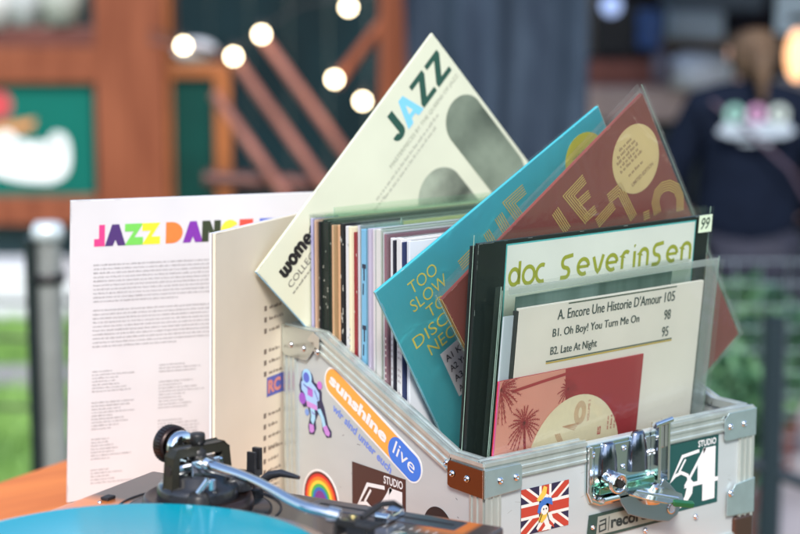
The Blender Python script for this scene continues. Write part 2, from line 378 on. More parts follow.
# --- bar interior on the right
bar = yard('bar_counter', (0, 0, 0), 'brown and pink bar counter in the shade behind the red record', 'counter')
b = MB(); yb(b, (586, 88), (735, 122), 9.5, .5); b.build('counter_top', mat('pinkish_counter', (.50, .36, .31), .5, var=.2, scale=2), bar, unit=1, bevel=.02)
b = MB(); yb(b, (586, 62), (662, 88), 9.7, .3); b.build('brick_front', mat('terracotta_front', (.30, .10, .07), .7, var=.3, scale=4), bar, unit=1)
b = MB(); yb(b, (586, 122), (735, 420), 9.6, .4); b.build('counter_base', mat('dark_counter_base', (.02, .03, .03), .7), bar, unit=1)
for nm, pts, m, lb, ct in (
    ('storage_tub', (670, 735, 54, 90, 9.3), (.72, .74, .78), 'large white rounded tub standing on the bar counter', 'tub'),
    ('speaker_cabinet', (598, 655, 2, 58, 9.9), (.006, .006, .01), 'black speaker cabinet on the brick front of the bar', 'speaker'),
    ('storage_crate', (640, 662, 10, 50, 9.8), (.03, .10, .32), 'narrow blue crate beside the black speaker cabinet', 'crate'),
    ('cardboard_box', (576, 600, -5, 55, 10.2), (.30, .24, .19), 'tan cardboard box between the blue curtain and the speaker', 'box'),
    ('steel_sink', (672, 725, 12, 40, 10.3), (.42, .50, .56), 'pale steel sink unit above the white tub', 'sink'),
    ('wooden_shelf', (665, 745, 36, 50, 10.6), (.22, .15, .11), 'brown wooden shelf behind the white tub', 'shelf'),
    ('fabric_bag', (668, 765, -10, 12, 10.8), (.10, .13, .17), 'slate coloured bag hanging at the top of the bar', 'bag'),
    ('round_canister', (655, 674, 52, 84, 9.2), (.12, .10, .14), 'small dark canister to the left of the white tub', 'canister')):
    x0, x1, y0, y1, d = pts; a = spot(x0, y0, d); e = spot(x1, y1, d); cx = (a[0]+e[0])/2; hw_ = abs(e[0]-a[0])/2; h = a[2]-e[2]
    b = MB()
    if nm in ('storage_tub', 'round_canister'):
        b.lathe([(.001, 0), (hw_*.8, 0), (hw_, h*.25), (hw_, h*.6), (hw_*.85, h*.85), (hw_*.5, h), (.001, h)], 24, Matrix.Translation((cx, d+.1, e[2])))
        ybm = b
    else: b.box((cx-hw_, d, e[2]), (cx+hw_, d+.25, a[2]))
    o = ybuild(b, nm, mat(nm+'_finish', m, .4, var=.25, scale=4), **({} if nm in ('storage_tub', 'round_canister') else {'bevel': .02})); tag(o, lb, ct)
a = spot(612, 6, 9.0); o = yard('light_bulb', a, 'pale bluish lamp glowing at the top edge right of the blue curtain', 'light bulb'); b = MB(); b.ball((0, 0, 0), .05, 14); b.build('glass', mat('cool_lamp', (.45, .58, .95), .3, emit=.45), o, unit=1)
b = MB(); b.tube([(0, 0, .04), (0, 0, .10)], .02, 8); b.build('socket', RUB, o, unit=1)
a = spot(798, 56, 8.0); o = yard('lantern', a, 'glowing orange lantern at the right edge beside the fair hair', 'lantern')
b = MB(); b.ball((0, 0, 0), .05, 16, sc=(1, 1, 2.2)); b.build('glass', mat('amber_lamp', (1, .50, .24), .3, emit=1.3), o, unit=1)
b = MB(); b.lathe([(.001, .14), (.05, .14), (.03, .17), (.001, .17)], 16); b.build('cap', RUB, o, unit=1)
b = MB(); yb(b, (778, -6), (812, 34), 8.6, .03); tag(ybuild(b, 'notice_board', mat('pale_blue_board', (.55, .68, .75), .5)), 'pale blue board above the orange lantern', 'board')
b = MB(); yb(b, (778, 78), (815, 100), 8.6, .06); tag(ybuild(b, 'serving_tray', mat('grey_tray', (.30, .28, .28), .4)), 'grey tray below the orange lantern beside the person', 'tray')

rf = yard('added_shade_roof', (0, 0, 0), 'unseen canopy roof added to keep sun off the bar and person', 'roof')
ROOFM = mat('dark_canopy_cloth', (.03, .03, .035), .8)  # canopy out of view, added to shade the bar and the person
for k in range(6):
    b = MB(); b.box((.75+k*.9, 6.0, .75+.0), (.75+k*.9+.895, 12.6, .80)); b.build('roof_panel', ROOFM, rf, unit=1)
for xx in (5.9,):
    b = MB(); b.box((xx, 6.1, GZ), (xx+.12, 6.22, .745)); b.build('roof_post', BLKM, rf, unit=1)
# --- person seen from behind
PD = 7.0; hx, _, hz = spot(752, 30, PD)
P = yard('person', (hx, PD, GZ), 'person with fair tied hair seen from behind in a black jacket with a printed back', 'person')
HT = hz-GZ+.02        # height of the crown
def skin(name, verts, edges, radii, m, parent, sub=2):
    me = bpy.data.meshes.new(name); me.from_pydata(verts, edges, []); me.materials.append(m)
    o = bpy.data.objects.new(name, me); C.objects.link(o); o.parent = parent
    md = o.modifiers.new('skin', 'SKIN'); md.use_smooth_shade = True
    for i, r in enumerate(radii): me.skin_vertices[0].data[i].radius = r if isinstance(r, tuple) else (r, r)
    me.skin_vertices[0].data[0].use_root = True
    md = o.modifiers.new('sub', 'SUBSURF'); md.levels = sub; md.render_levels = sub
    return o
SKINM = mat('skin', (.52, .30, .22), .5, var=.08, scale=20); JACK = mat('black_jacket_cloth', (.006, .010, .022), .85, var=.3, scale=8, bump=.3, spec=.08)
bz = HT
body_v = [(0, 0, bz*.52), (0, .0, bz*.66), (0, -.01, bz*.79), (0, 0, bz*.845), (.01, .02, bz*.93), (.01, .02, bz*.975),
          (-.17, 0, bz*.80), (-.27, .02, bz*.63), (-.21, .16, bz*.52), (-.15, .24, bz*.50),
          (.17, 0, bz*.80), (.27, .02, bz*.63), (.21, .16, bz*.52), (.15, .24, bz*.50),
          (-.09, 0, bz*.48), (-.10, .01, bz*.27), (-.10, -.01, bz*.04), (-.10, .10, .03), (.09, 0, bz*.48), (.10, .01, bz*.27), (.10, -.01, bz*.04), (.10, .10, .03)]
body_e = [(0, 1), (1, 2), (2, 3), (3, 4), (4, 5), (2, 6), (6, 7), (7, 8), (8, 9), (2, 10), (10, 11), (11, 12), (12, 13), (0, 14), (14, 15), (15, 16), (16, 17), (0, 18), (18, 19), (19, 20), (20, 21)]
body_r = [(.15, .11), (.13, .10), (.16, .10), .05, (.078, .095), (.07, .085), .06, .045, .035, .03, .06, .045, .035, .03, .085, .06, .045, .035, .085, .06, .045, .035]
skin('body', body_v, body_e, body_r, SKINM, P)
for sx in (-1, 1):
    for k in range(5):
        if k == 4: pts = [(sx*.135, .235, bz*.50), (sx*.125, .25, bz*.515), (sx*.115, .27, bz*.52)]
        else: pts = [(sx*(.15+.012*(k-1.5)), .25, bz*.50-.008*k), (sx*(.13+.012*(k-1.5)), .29, bz*.495-.012*k), (sx*(.10+.012*(k-1.5)), .30, bz*.485-.012*k)]
        b = MB(); b.tube(pts, [.011, .010, .007], 8); b.build('finger', SKINM, P, unit=1)
# the jacket hugs the shoulders and stands up at the neck
jv = [(0, 0, bz*.44), (0, 0, bz*.55), (0, 0, bz*.68), (0, -.01, bz*.79), (0, 0, bz*.868), (-.18, 0, bz*.795), (-.29, .02, bz*.63), (-.22, .15, bz*.53), (.18, 0, bz*.795), (.29, .02, bz*.63), (.22, .15, bz*.53)]
je = [(0, 1), (1, 2), (2, 3), (3, 4), (3, 5), (5, 6), (6, 7), (3, 8), (8, 9), (9, 10)]
jr = [(.22, .15), (.21, .145), (.20, .14), (.21, .135), (.075, .07), (.092, .085), .075, .055, (.092, .085), .075, .055]
skin('jacket', jv, je, jr, JACK, P)
tv = [(0, 0, bz*.47), (-.10, 0, bz*.44), (-.11, .01, bz*.27), (-.10, 0, bz*.06), (.10, 0, bz*.44), (.11, .01, bz*.27), (.10, 0, bz*.06)]
skin('trousers', tv, [(0, 1), (1, 2), (2, 3), (0, 4), (4, 5), (5, 6)], [(.16, .12), .10, .08, .065, .10, .08, .065], mat('dark_trousers', (.012, .014, .03), .8, var=.2, scale=10), P)
for sx in (-1, 1):
    b = MB(); b.ball((sx*.10, .06, .04), .07, 12, sc=(.75, 1.9, .6)); b.build('shoe', RUB, P, unit=1)
HAIR = mat('fair_hair', (.13, .075, .038), .7, col2=(.05, .03, .02), scale=30, stretch=(1, 1, 6), bump=.6)
hv = [(.01, 0, bz*.985), (.01, -.02, bz*.95), (.01, -.045, bz*.905), (.0, -.07, bz*.86)]
hr = skin('hair', hv, [(0, 1), (1, 2), (2, 3)], [(.075, .085), (.10, .115), (.095, .09), (.05, .04)], HAIR, P)
b = MB(); b.tube([(.0, -.10, bz*.95), (.01, -.15, bz*.93), (.015, -.165, bz*.88), (.02, -.16, bz*.82)], [.022, .032, .028, .010], 12); b.build('ponytail', HAIR, P, unit=1)
for sx in (-1, 1): b = MB(); b.ball((.01+sx*.09, .02, bz*.925), .025, 10, sc=(.4, .8, 1.2)); b.build('ear', SKINM, P, unit=1)
# face on the far side
for nm, c, r, sc_, m in (('nose', (.01, .125, bz*.925), .016, (.8, 1, 1.4), SKINM), ('mouth', (.01, .112, bz*.895), .02, (1.2, .4, .4), ink(.4, .12, .1)), ('eye', (-.022, .105, bz*.94), .012, (1, .6, .7), ink(.7, .7, .7)), ('eye', (.042, .105, bz*.94), .012, (1, .6, .7), ink(.7, .7, .7))):
    b = MB(); b.ball(c, r, 10, sc=sc_); b.build(nm, m, P, unit=1)
# printed back: three coloured rings over a white line of lettering (too blurred to read)
def backprint(name, poly, m, yo=-.178):
    b = MB(); b.prism(poly, yo, yo+.004); b.build(name, m, P, unit=1)
cz = bz*.755
for dx, colr in ((-.085, (.22, .42, .36)), (-.005, (.42, .22, .36)), (.075, (.42, .48, .44))):
    b = MB(); ring = circ(dx, cz+.055, .036, 20); rin = circ(dx, cz+.055, .014, 20)
    b.add([(p[0], -.178, p[1]) for p in ring]+[(p[0], -.178, p[1]) for p in rin], [(i, (i+1) % 20, 20+(i+1) % 20, 20+i) for i in range(20)]); b.build('printed_ring', ink(*colr), P, unit=1)
backprint('printed_band', [(-.15, cz-.012), (-.12, cz+.028), (.11, cz+.026), (.14, cz-.01), (.1, cz-.03), (-.1, cz-.032)], ink(.34, .40, .46))
backprint('printed_strapline', [(-.06, cz-.055), (-.06, cz-.045), (.05, cz-.045), (.05, cz-.055)], ink(.35, .4, .45))
b = MB(); b.tube([(-.16, -.12, bz*.82), (-.05, -.19, bz*.76), (.12, -.19, bz*.66), (.2, -.12, bz*.58)], .007, 8); b.build('bag_strap', mat('purple_grey_strap', (.09, .06, .09), .7), P, unit=1)

# --- planting, mesh fence and post at lower right
LEAF = [mat('leaf_green', (.05, .15, .07), .6, var=.3, scale=8), mat('leaf_light', (.12, .26, .12), .6, var=.3, scale=8), mat('leaf_blue_green', (.02, .07, .05), .6, var=.3, scale=8)]
def bush(px, py, d, rx, rz_, n, seed, label, ms=(0, 1, 2)):
    a = spot(px, py, d); root = yard('leafy_shrub', (a[0], d, GZ), label, 'shrub'); rg = random.Random(seed); cz = a[2]-GZ
    for mi in ms:
        b = MB()
        for i in range(n//len(ms)):
            while True:
                q = Vector((rg.uniform(-1, 1), rg.uniform(-1, 1), rg.uniform(-1, 1)))
                if q.length < 1: break
            q = Vector((q.x*rx, q.y*rx*.7, cz+q.z*rz_))
            if q.z < .02: q.z = rg.uniform(.02, cz)
            s_ = rg.uniform(.02, .045); u = Vector((rg.gauss(0, 1), rg.gauss(0, 1), rg.gauss(0, 1))).normalized(); v = u.cross(Vector((rg.gauss(0, 1), rg.gauss(0, 1), rg.gauss(0, 1)))).normalized()
            b.add([q-u*s_, q-v*s_*.4, q+u*s_, q+v*s_*.4], [(0, 1, 2, 3)])
        o = b.build('foliage', LEAF[mi], root, unit=1); o['kind'] = 'stuff'
    for k in range(5):
        b = MB(); b.tube([(rg.uniform(-.05, .05), 0, 0), (rg.uniform(-.1, .1), 0, cz*.5), (rg.uniform(-rx, rx)*.7, rg.uniform(-.1, .1), cz)], [.014, .01, .005], 6); b.build('stem', TIMBD, root, unit=1)
bush(742, 362, 5.2, .20, .24, 1700, 5, 'leafy green shrub behind the right corner of the record case')
bush(782, 350, 6.3, .22, .15, 900, 6, 'low bluish green shrub in front of the person in black', (0, 2))
bush(730, 425, 4.6, .12, .18, 500, 9, 'small light green shrub lowest beside the case corner', (0, 1))
mf = yard('mesh_fence', (0, 0, 0), 'pale wire mesh fence panel in front of the shrubs at the right', 'fence')
WIRE = mat('pale_wire', (.26, .32, .36), .35, .6); MD = 4.9
xa = spot(716, 0, MD)[0]; xb = spot(850, 0, MD)[0]; zt = spot(0, 262, MD)[2]; zb = GZ
k = 0
while xa+k*.07 < xb:
    b = MB(); b.tube([(xa+k*.07, MD, zb), (xa+k*.07, MD, zt)], .0016, 5); b.build('wire', WIRE, mf, unit=1); k += 1
for k in range(10):
    b = MB(); b.tube([(xa, MD-.003, zt-k*.06), (xb, MD-.003, zt-k*.06)], .0018, 5); b.build('wire', WIRE, mf, unit=1)
fp = yard('fence_post', (spot(785, 0, 4.2)[0], 4.2, GZ), 'dark blue grey fence post at the lower right edge', 'post')
b = MB(); b.tube([(0, 0, 0), (.0, 0, spot(0, 318, 4.2)[2]-GZ)], .026, 14); b.build('upright', mat('dark_blue_post', (.012, .025, .032), .5, .2), fp, unit=1)
a = spot(745, 462, 4.2); e = spot(840, 498, 4.2); b = MB(); b.tube([(a[0]-spot(785, 0, 4.2)[0], 0, a[2]-GZ), (e[0]-spot(785, 0, 4.2)[0], 0, e[2]-GZ)], .016, 10); b.build('brace', mat('dark_blue_brace', (.03, .04, .05), .4, .3), fp, unit=1)

# --- galvanised post at the left
lp = yard('metal_post', (spot(41, 0, 3.6)[0], 3.6, GZ), 'galvanised metal post with a pale cap standing on the lawn', 'post')
ht = spot(0, 236, 3.6)[2]-GZ
b = MB(); b.tube([(0, 0, 0), (0, 0, ht)], .025, 20); b.build('upright', POSTM, lp, unit=1)
b = MB(); b.tube([(-.033, -.01, 0), (-.033, -.01, ht)], .012, 12); b.build('side_rod', mat('dark_rod', (.02, .03, .03), .4, .5), lp, unit=1)
b = MB(); b.lathe([(.001, ht+.03), (.025, ht+.028), (.032, ht+.015), (.034, ht-.005), (.001, ht-.005)], 20); b.build('cap', mat('pale_cap', (.62, .68, .68), .3, .3), lp, unit=1)
b = MB(); b.lathe([(.026, ht-.09), (.031, ht-.09), (.031, ht-.07), (.026, ht-.07)], 20); b.build('clamp', BLKM, lp, unit=1)
mf2 = yard('wire_rail_fence', (0, 0, 0), 'thin dark wire fence crossing the lawn behind the metal post', 'fence')
for zy in (300, 336, 405):
    b = MB(); b.tube([spot(-60, zy, 6), spot(30, zy+2, 6), spot(120, zy, 6)], .008, 6); b.build('wire', BLKM, mf2, unit=1)
for px in (-40, 74): a = spot(px, 290, 6); b = MB(); b.tube([a, (a[0], a[1], GZ)], .014, 8); b.build('stake', BLKM, mf2, unit=1)

# ================================================================== TABLE
TY = 22.5; TZ = -35
T = empty('wooden_table', Matrix.Translation((0, 0, 0)), 'orange varnished wooden table carrying the turntable and the record case', 'table')
ty = rad(TY-1.5); ux = Vector((cos(ty), sin(ty), 0)); vy = Vector((-sin(ty), cos(ty), 0)); org = Vector((346, -30, TZ))   # right edge passes under the case
far = 849; near = -12; lef = -1050
tb = MB()
# six boards running lengthwise
ys = [near+(far-near)*i/6 for i in range(7)]
OM = Matrix(((ux.x, vy.x, 0, org.x), (ux.y, vy.y, 0, org.y), (0, 0, 1, org.z), (0, 0, 0, 1)))
for i in range(6):
    b = MB(); b.box((lef, ys[i]+.6, -38), (0, ys[i+1]-.6, 0), OM); b.build('tabletop_board', WOODT, T, bevel=1.2)
for sx in (lef+60, -80):
    for sy in (near+60, far-60):
        b = MB(); b.box((sx-35, sy-35, -1165), (sx+35, sy+35, -39), OM); b.build('leg', WOODT, T, bevel=2)
for sy in (near+40, far-40):
    b = MB(); b.box((lef+95, sy-12, -130), (-115, sy+12, -39.5), OM); b.build('apron', WOODT, T, bevel=1)

# ================================================================== RECORD CASE
W, D, HF, HR, K1, K2, ZB = 355, 312, 111, 190, 46, 62, -27
case = empty('record_case', Matrix.Identity(4), 'silver flight case for records with slanted sides, steel corners and stickers', 'record case')
LS = Matrix(((0, 1, 0, 0), (-1, 0, 0, D), (0, 0, 1, 0), (0, 0, 0, 1)))      # left side: x runs to the front, -y points outward
RS = Matrix(((0, -1, 0, W), (1, 0, 0, 0), (0, 0, 1, 0), (0, 0, 0, 1)))
outline = [(2, ZB+2), (D-2, ZB+2), (D-2, HF-2), (D-K1, HF-2), (K2, HR-2), (2, HR-2)]
b = MB(); b.prism(outline, 1.5, 8, LS); b.build('side_panel', PANEL, case)
b = MB(); b.prism([(D-x, z) for x, z in outline], 1.5, 8, RS); b.build('side_panel', PANEL, case)
b = MB(); b.box((8.2, 1.5, ZB+2), (W-8.2, 8, HF-2)); b.build('front_panel', PANEL, case)
b = MB(); b.box((8.2, D-8, ZB+2), (W-8.2, D-1.5, HR-2)); b.build('back_panel', PANEL, case)
LIN = mat('black_foam_lining', (.01, .01, .011), .9, bump=.4, scale=200)
b = MB(); b.box((8.3, 8.2, ZB+2.2), (W-8.3, D-8.2, -16)); b.build('floor_lining', LIN, case)
b = MB(); b.box((8.4, 8.2, -15.8), (W-8.4, 11, HF-6)); b.build('front_lining', LIN, case)
def rail_on(M, a, c, w_=20, proud=1.6, name='edge_trim', ridges=3, down=1):
    """aluminium extrusion along a->c in face coordinates; hangs on the lower/right side"""
    a = Vector(a); c = Vector(c); d = (c-a).normalized(); n = Vector((d.y, -d.x))*down
    def q(s0, s1, y0, y1, mb):
        p = [a+n*s0, c+n*s0, c+n*s1, a+n*s1]; mb.prism([(v.x, v.y) for v in p], y0, y1, M)
    mb = MB(); q(0, w_, -0.2, 1.4, mb)
    for r in range(ridges):
        o_ = 2.0+r*(w_-4.5)/max(1, ridges-1) if ridges > 1 else w_/2
        q(o_-.9, o_+1.1, -1.5, -.21, mb)
    q(-.3, 3.2, -2.0, -1.51, mb)
    return mb.build(name, ALU, case)
# left side
rail_on(LS, (0, HR), (K2, HR)); rail_on(LS, (K2, HR), (D-K1, HF), 19.6); rail_on(LS, (D-K1, HF), (D, HF), 19.2)
rail_on(LS, (D, HF-20), (D, ZB), 20.1, down=1); rail_on(LS, (0, HR-21), (0, ZB), 20.2, down=-1); rail_on(LS, (20.5, ZB), (D-20.5, ZB), 18, down=-1)
# front
FR = Matrix.Identity(4)
rail_on(FR, (0, HF), (124, HF), 20); rail_on(FR, (228, HF), (W, HF), 20); rail_on(FR, (0, HF-20.5), (0, ZB), 20, down=-1); rail_on(FR, (W, HF-20.5), (W, ZB), 20.1, down=1); rail_on(FR, (20.5, ZB), (W-20.5, ZB), 12, down=-1)
# rims (top faces of the extrusions) with a tongue groove
def rim(p, q, wd, name='rim', M=None):
    p = Vector(p); q = Vector(q); d = (q-p).normalized(); s_ = Vector(wd)
    side = s_.normalized(); upn = d.cross(side); upn = upn if upn.z > 0 else -upn
    mb = MB(); L = s_.length
    for t0, t1, h0, h1 in ((0, L, -6, 0), (0, 2.4, 0.01, 1.8), (L-2.4, L, .01, 1.8), (L*.42, L*.58, .01, .8)):
        c_ = [p+side*t0, q+side*t0, q+side*t1, p+side*t1]; vs = [v+upn*h0 for v in c_]+[v+upn*h1 for v in c_]
        mb.add(vs, [(0, 3, 2, 1), (4, 5, 6, 7), (0, 1, 5, 4), (1, 2, 6, 5), (2, 3, 7, 6), (3, 0, 4, 7)])
    mb.build(name, ALU, case)
RW = 11
rim((0, 0, HF), (124, 0, HF), (0, RW, 0)); rim((228, 0, HF), (W, 0, HF), (0, RW, 0))
for X, sg in ((0, 1), (W, -1)):
    rim((X, RW+.3, HF), (X, K1, HF), (sg*RW, 0, 0)); rim((X, K1, HF), (X, D-K2, HR), (sg*RW, 0, 0)); rim((X, D-K2, HR), (X, D, HR), (sg*RW, 0, 0))
rim((RW+.3, D, HR), (W-RW-.3, D, HR), (0, -RW, 0))
# right side trims
rail_on(RS, (0, HF), (K1, HF)); rail_on(RS, (K1, HF), (D-K2, HR), 20, down=1)
# steel corners with rivets
def rivet(parent, M, x, z, y=-2.6, r=3.4):
    b = MB(); R = M @ Matrix.Translation((x, y, z)) @ Matrix.Rotation(pi/2, 4, 'X')
    b.lathe([(r*1.0, 0), (r*.95, .8), (r*.6, 1.9), (r*.38, 2.1), (r*.3, 1.3), (.001, 1.1)], 18, R); b.build('rivet', CHROME, parent)
BLUS = mat('sky_tinted_zinc', (.60, .74, .78), .34, .85, var=.1, scale=60, bump=.05)  # sky reflection put into the base colour as pale blue
def plate(M, pts, name='corner_bracket', y=-2.4, th=1.0, m=STEEL, bevel=.35):
    b = MB(); b.prism(pts, y, y+th, M); return b.build(name, m, case, bevel=bevel)
cp = plate(LS, [(D-49, 82), (D-45, 80), (D+2.4, 79), (D+2.4, 105), (D-46, 105.5), (D-49, 102)], m=mat('orange_reflection_chrome', (.17, .12, .10), .14, 1, bump=.06, scale=30)); rivet(cp, LS, D-42, 93.5); rivet(cp, LS, D-21, 93)  # dark brown base colour imitates the table's orange reflection
cp = plate(FR, [(-2.4, 79), (41, 81), (43, 84), (43, 102), (41, 105), (-2.4, 105)], m=BLUS); rivet(cp, FR, 17, 93); rivet(cp, FR, 36, 93)
b = MB(); b.tube([(-2.0, -2.0, 79), (-2.0, -2.0, 106)], 1.3, 10); b.build('corner_fold', CHROME, case)
cp = plate(FR, [(W-44, 84), (W-41, 82), (W+2.4, 82), (W+2.4, 110), (W-38, 110), (W-44, 104)], m=BLUS); rivet(cp, FR, W-36, 96); rivet(cp, FR, W-16, 96)
cp = plate(RS, [(-2.4, 82), (38, 82), (38, 108), (-2.4, 110)]);
cp = plate(FR, [(W-38, 4), (W+2.4, 2), (W+2.4, 38), (W-26, 35), (W-30, 30), (W-38, 30)], m=BLUS); rivet(cp, FR, W-33, 27, r=3.8)
cp = plate(RS, [(-2.4, 2), (32, 4), (32, 36), (-2.4, 38)])
b = MB(); b.box((W-26, -2.6, ZB+.5), (W+2.6, 26, 1)); b.build('ball_corner', mat('brown_black_corner', (.10, .06, .045), .3, .6), case, bevel=5, seg=4)
b = MB(); b.box((-2.6, -2.6, ZB+.5), (26, 26, 1)); b.build('ball_corner', CHROME, case, bevel=5, seg=4)
rb = plate(LS, [(-2, 163), (-2, HR+1), (K2-6, HR+1), (K2+2, HR-6), (44, 163), (40, 160), (2, 160)]); rivet(rb, LS, 14, 172); rivet(rb, LS, 36, 171.5); rivet(rb, LS, 60, 172)
b = MB(); b.prism([(K2-18, HR-8), (K2-8, HR+1.6), (K2+3, HR-3), (K2+2, HR-16)], -3.4, -2.45, LS); b.build('corner_tab', CHROME, case, bevel=.3)
rivet(case, LS, D-52, HF-9.5, y=-1.2, r=3)
for x, z in ((275, 11), (205, 10), (90, 8)): rivet(case, FR, x, z, y=.6, r=3)
for x in (20, W-20):
    for yy in (20, D-20): b = MB(); b.lathe([(.001, -34.6), (9, -34.6), (10, ZB+2.2), (.001, ZB+2.2)], 20, Matrix.Translation((x, yy, 0))); b.build('rubber_foot', RUB, case)

# ---- butterfly latch
CH2 = mat('blue_passivated_steel', (.62, .75, .78), .2, 1, bump=.05, scale=40)
lt = MB(); lt.prism([(124, 107), (227, 108), (227, 66), (222, 54), (212, 47), (140, 47), (129, 51), (124, 62)], -.8, 1.2, FR); latch = lt.build('butterfly_latch', CH2, case, bevel=.4)
def lpart(mb, name, m=CHROME, bevel=0): return mb.build(name, m, latch, bevel=bevel)
b = MB(); b.prism([(125, 106.5), (129, 106.5), (129, 63), (134, 55), (142, 51), (206, 51), (206, 47.6), (140, 47.6), (130, 52), (125, 62)], -4.2, -.85, FR); lpart(b, 'raised_rim', CHROME, .8)
b = MB(); b.box((134, -1.6, 60), (222, -.82, 104)); lpart(b, 'dished_plate', mat('worn_chrome', (.60, .68, .72), .2, 1, bump=.15, scale=40), .3)
# two round-topped barrels
for cx, w1, zt_, zb_ in ((151, 11, 107, 76), (190, 12, 112, 74)):
    b = MB(); M2 = Matrix.Translation((cx, -2, zb_)); b.lathe([(w1, 0), (w1*.92, (zt_-zb_)*.5), (w1*.66, (zt_-zb_)*.93), (w1*.5, (zt_-zb_)), (.001, zt_-zb_)], 24, M2 @ Matrix.Diagonal((1, .6, 1, 1))); lpart(b, 'barrel', mat('grey_blue_steel', (.24, .27, .33), .18, 1, bump=.1, scale=60))
b = MB(); b.tube([(149, -14, 71), (149, -4, 74)], 8.5, 20); lpart(b, 'coil_boss')
b = MB()
hel = [(149+8.6*cos(t), -15-t*.35, 71+8.6*sin(t)) for t in [i*.4 for i in range(40)]]; b.tube(hel, 1.5, 8); lpart(b, 'coil_spring')
b = MB(); b.tube([(149, -22, 71), (149, -14.2, 71)], 4, 14); lpart(b, 'pin', BLKM)
b = MB(); b.box((208, -12, 62), (212, -1.7, 118)); b.box((221, -12, 60), (224, -1.7, 119)); lpart(b, 'strike_bracket', CHROME, .5)
b = MB(); b.box((212.2, -7, 92), (220.8, -5, 119)); lpart(b, 'strike_plate', CHROME, .5)
b = MB(); b.tube([(205, -9, 116), (228, -9, 119)], 3.2, 12); lpart(b, 'strike_pin')
for x, z, r in ((131, 98, 3.6), (172, 98, 3.2), (171, 80, 3), (205, 88, 3.4), (221, 99, 3.4), (133, 57, 3.4), (205, 66, 3), (199, 101, 3), (158, 55, 3.2)): rivet(latch, FR, x, z, y=-1.65, r=r)
# folded-out butterfly key lying nearly level, toward the viewer's right
KM = Matrix.Translation((176, -5, 61)) @ Matrix.Rotation(rad(3), 4, 'Y') @ Matrix.Rotation(rad(22), 4, 'X') @ Matrix.Rotation(rad(-20), 4, 'Z') @ Matrix.Scale(.76, 4)
b = MB(); b.add([], [])
key = [(-16, 0), (-8, -22), (14, -30), (40, -34), (66, -26), (70, -10), (52, 0), (30, 4), (4, 6)]
n = len(key); b.add([(p[0], p[1], 0) for p in key]+[(p[0], p[1], 2) for p in key], [list(range(n))[::-1][::-1], list(range(2*n-1, n-1, -1))]+[(i, (i+1) % n, (i+1) % n+n, i+n) for i in range(n)], M=KM)
lpart(b, 'butterfly_key', mat('brass_tinted_steel', (.60, .62, .50), .18, 1), .4)
b = MB(); b.tube([KM @ Vector((4, -14, 3)), KM @ Vector((60, -22, 3))], 1.1, 10); b.tube([KM @ Vector((30, -12, 2)), KM @ Vector((30, -12, 12))], 5, 14); lpart(b, 'key_axle')
b = MB(); b.box((50, -34, -3), (78, -27, 4), KM); lpart(b, 'key_tab', mat('green_glint_enamel', (.06, .28, .12), .3, .8), 1)
# green tinted base bar
b = MB(); b.box((134, -10, 60), (206, -3.2, 67)); lpart(b, 'slide_bar', mat('green_steel', (.25, .52, .38), .2, 1), 1)
b = MB(); b.box((136, -13, 52), (172, -3.4, 58)); lpart(b, 'slide_foot', CHROME, 2)
# lower hook plate: crescent with a hole
def ringpts(): return circ(244, 27, 4.6, 20)
out = [(170, 58), (176, 44), (186, 31), (204, 24), (226, 17), (240, 14), (252, 19), (257, 29), (250, 42), (240, 52), (232, 58), (226, 50), (214, 42), (200, 42), (190, 50), (182, 60)]; out = [(p[0]-17, p[1]+5) for p in out]
b = MB(); b.prism(out, -13, -11, FR); hk = lpart(b, 'hook_plate', mat('gunmetal_steel', (.42, .50, .62), .3, 1), .5)
b = MB(); b.lathe([(5.8, 0), (5.8, 1), (3.6, 1), (3.6, 0)], 20, FR @ Matrix.Translation((226, -13.2, 32)) @ Matrix.Rotation(pi/2, 4, 'X')); b.build('hook_eye', STEEL, hk)
b = MB(); b.face(circ(226, 32, 3.6, 20), -14.3, FR); b.build('hook_hole', ink(.6, .6, .58), hk)
b = MB(); b.lathe([(9, -8), (11, -4), (11, 4), (9, 8)], 20, Matrix.Translation((197, -14, 51)) @ Matrix.Rotation(0, 4, 'X')); b.lathe([(.001, 8.1), (9, 8)], 20, Matrix.Translation((197, -14, 51))); lpart(b, 'turn_boss', STEEL)

# ---- badge plate
bd = MB(); bd.prism([(127, 15), (130, 39), (238, 39), (238, 15)], .2, 1.2, FR); badge = bd.build('name_plate', mat('dark_green_badge', (.03, .06, .05), .35), case, bevel=.3)
b = MB(); b.prism([(139, 18), (141, 36), (232, 36), (232, 18)], -.1, .15, FR); b.build('plate_field', mat('brushed_badge', (.45, .47, .42), .35, .5), badge)
b = MB(); b.stroke([(143, 31), (151, 32), (151, 22), (143, 21), (143, 27), (151, 28)], 1.6, -.3, FR); textmb(b, 'record', (158, 21.5, 206, 33.5), -.3, weight=.035, M=FR); b.stroke([(154.5, 20), (155.5, 34)], .9, -.3, FR); b.build('plate_lettering', ink(.02, .03, .03), badge)
rivet(badge, FR, 134, 27, y=-.2, r=2.6)

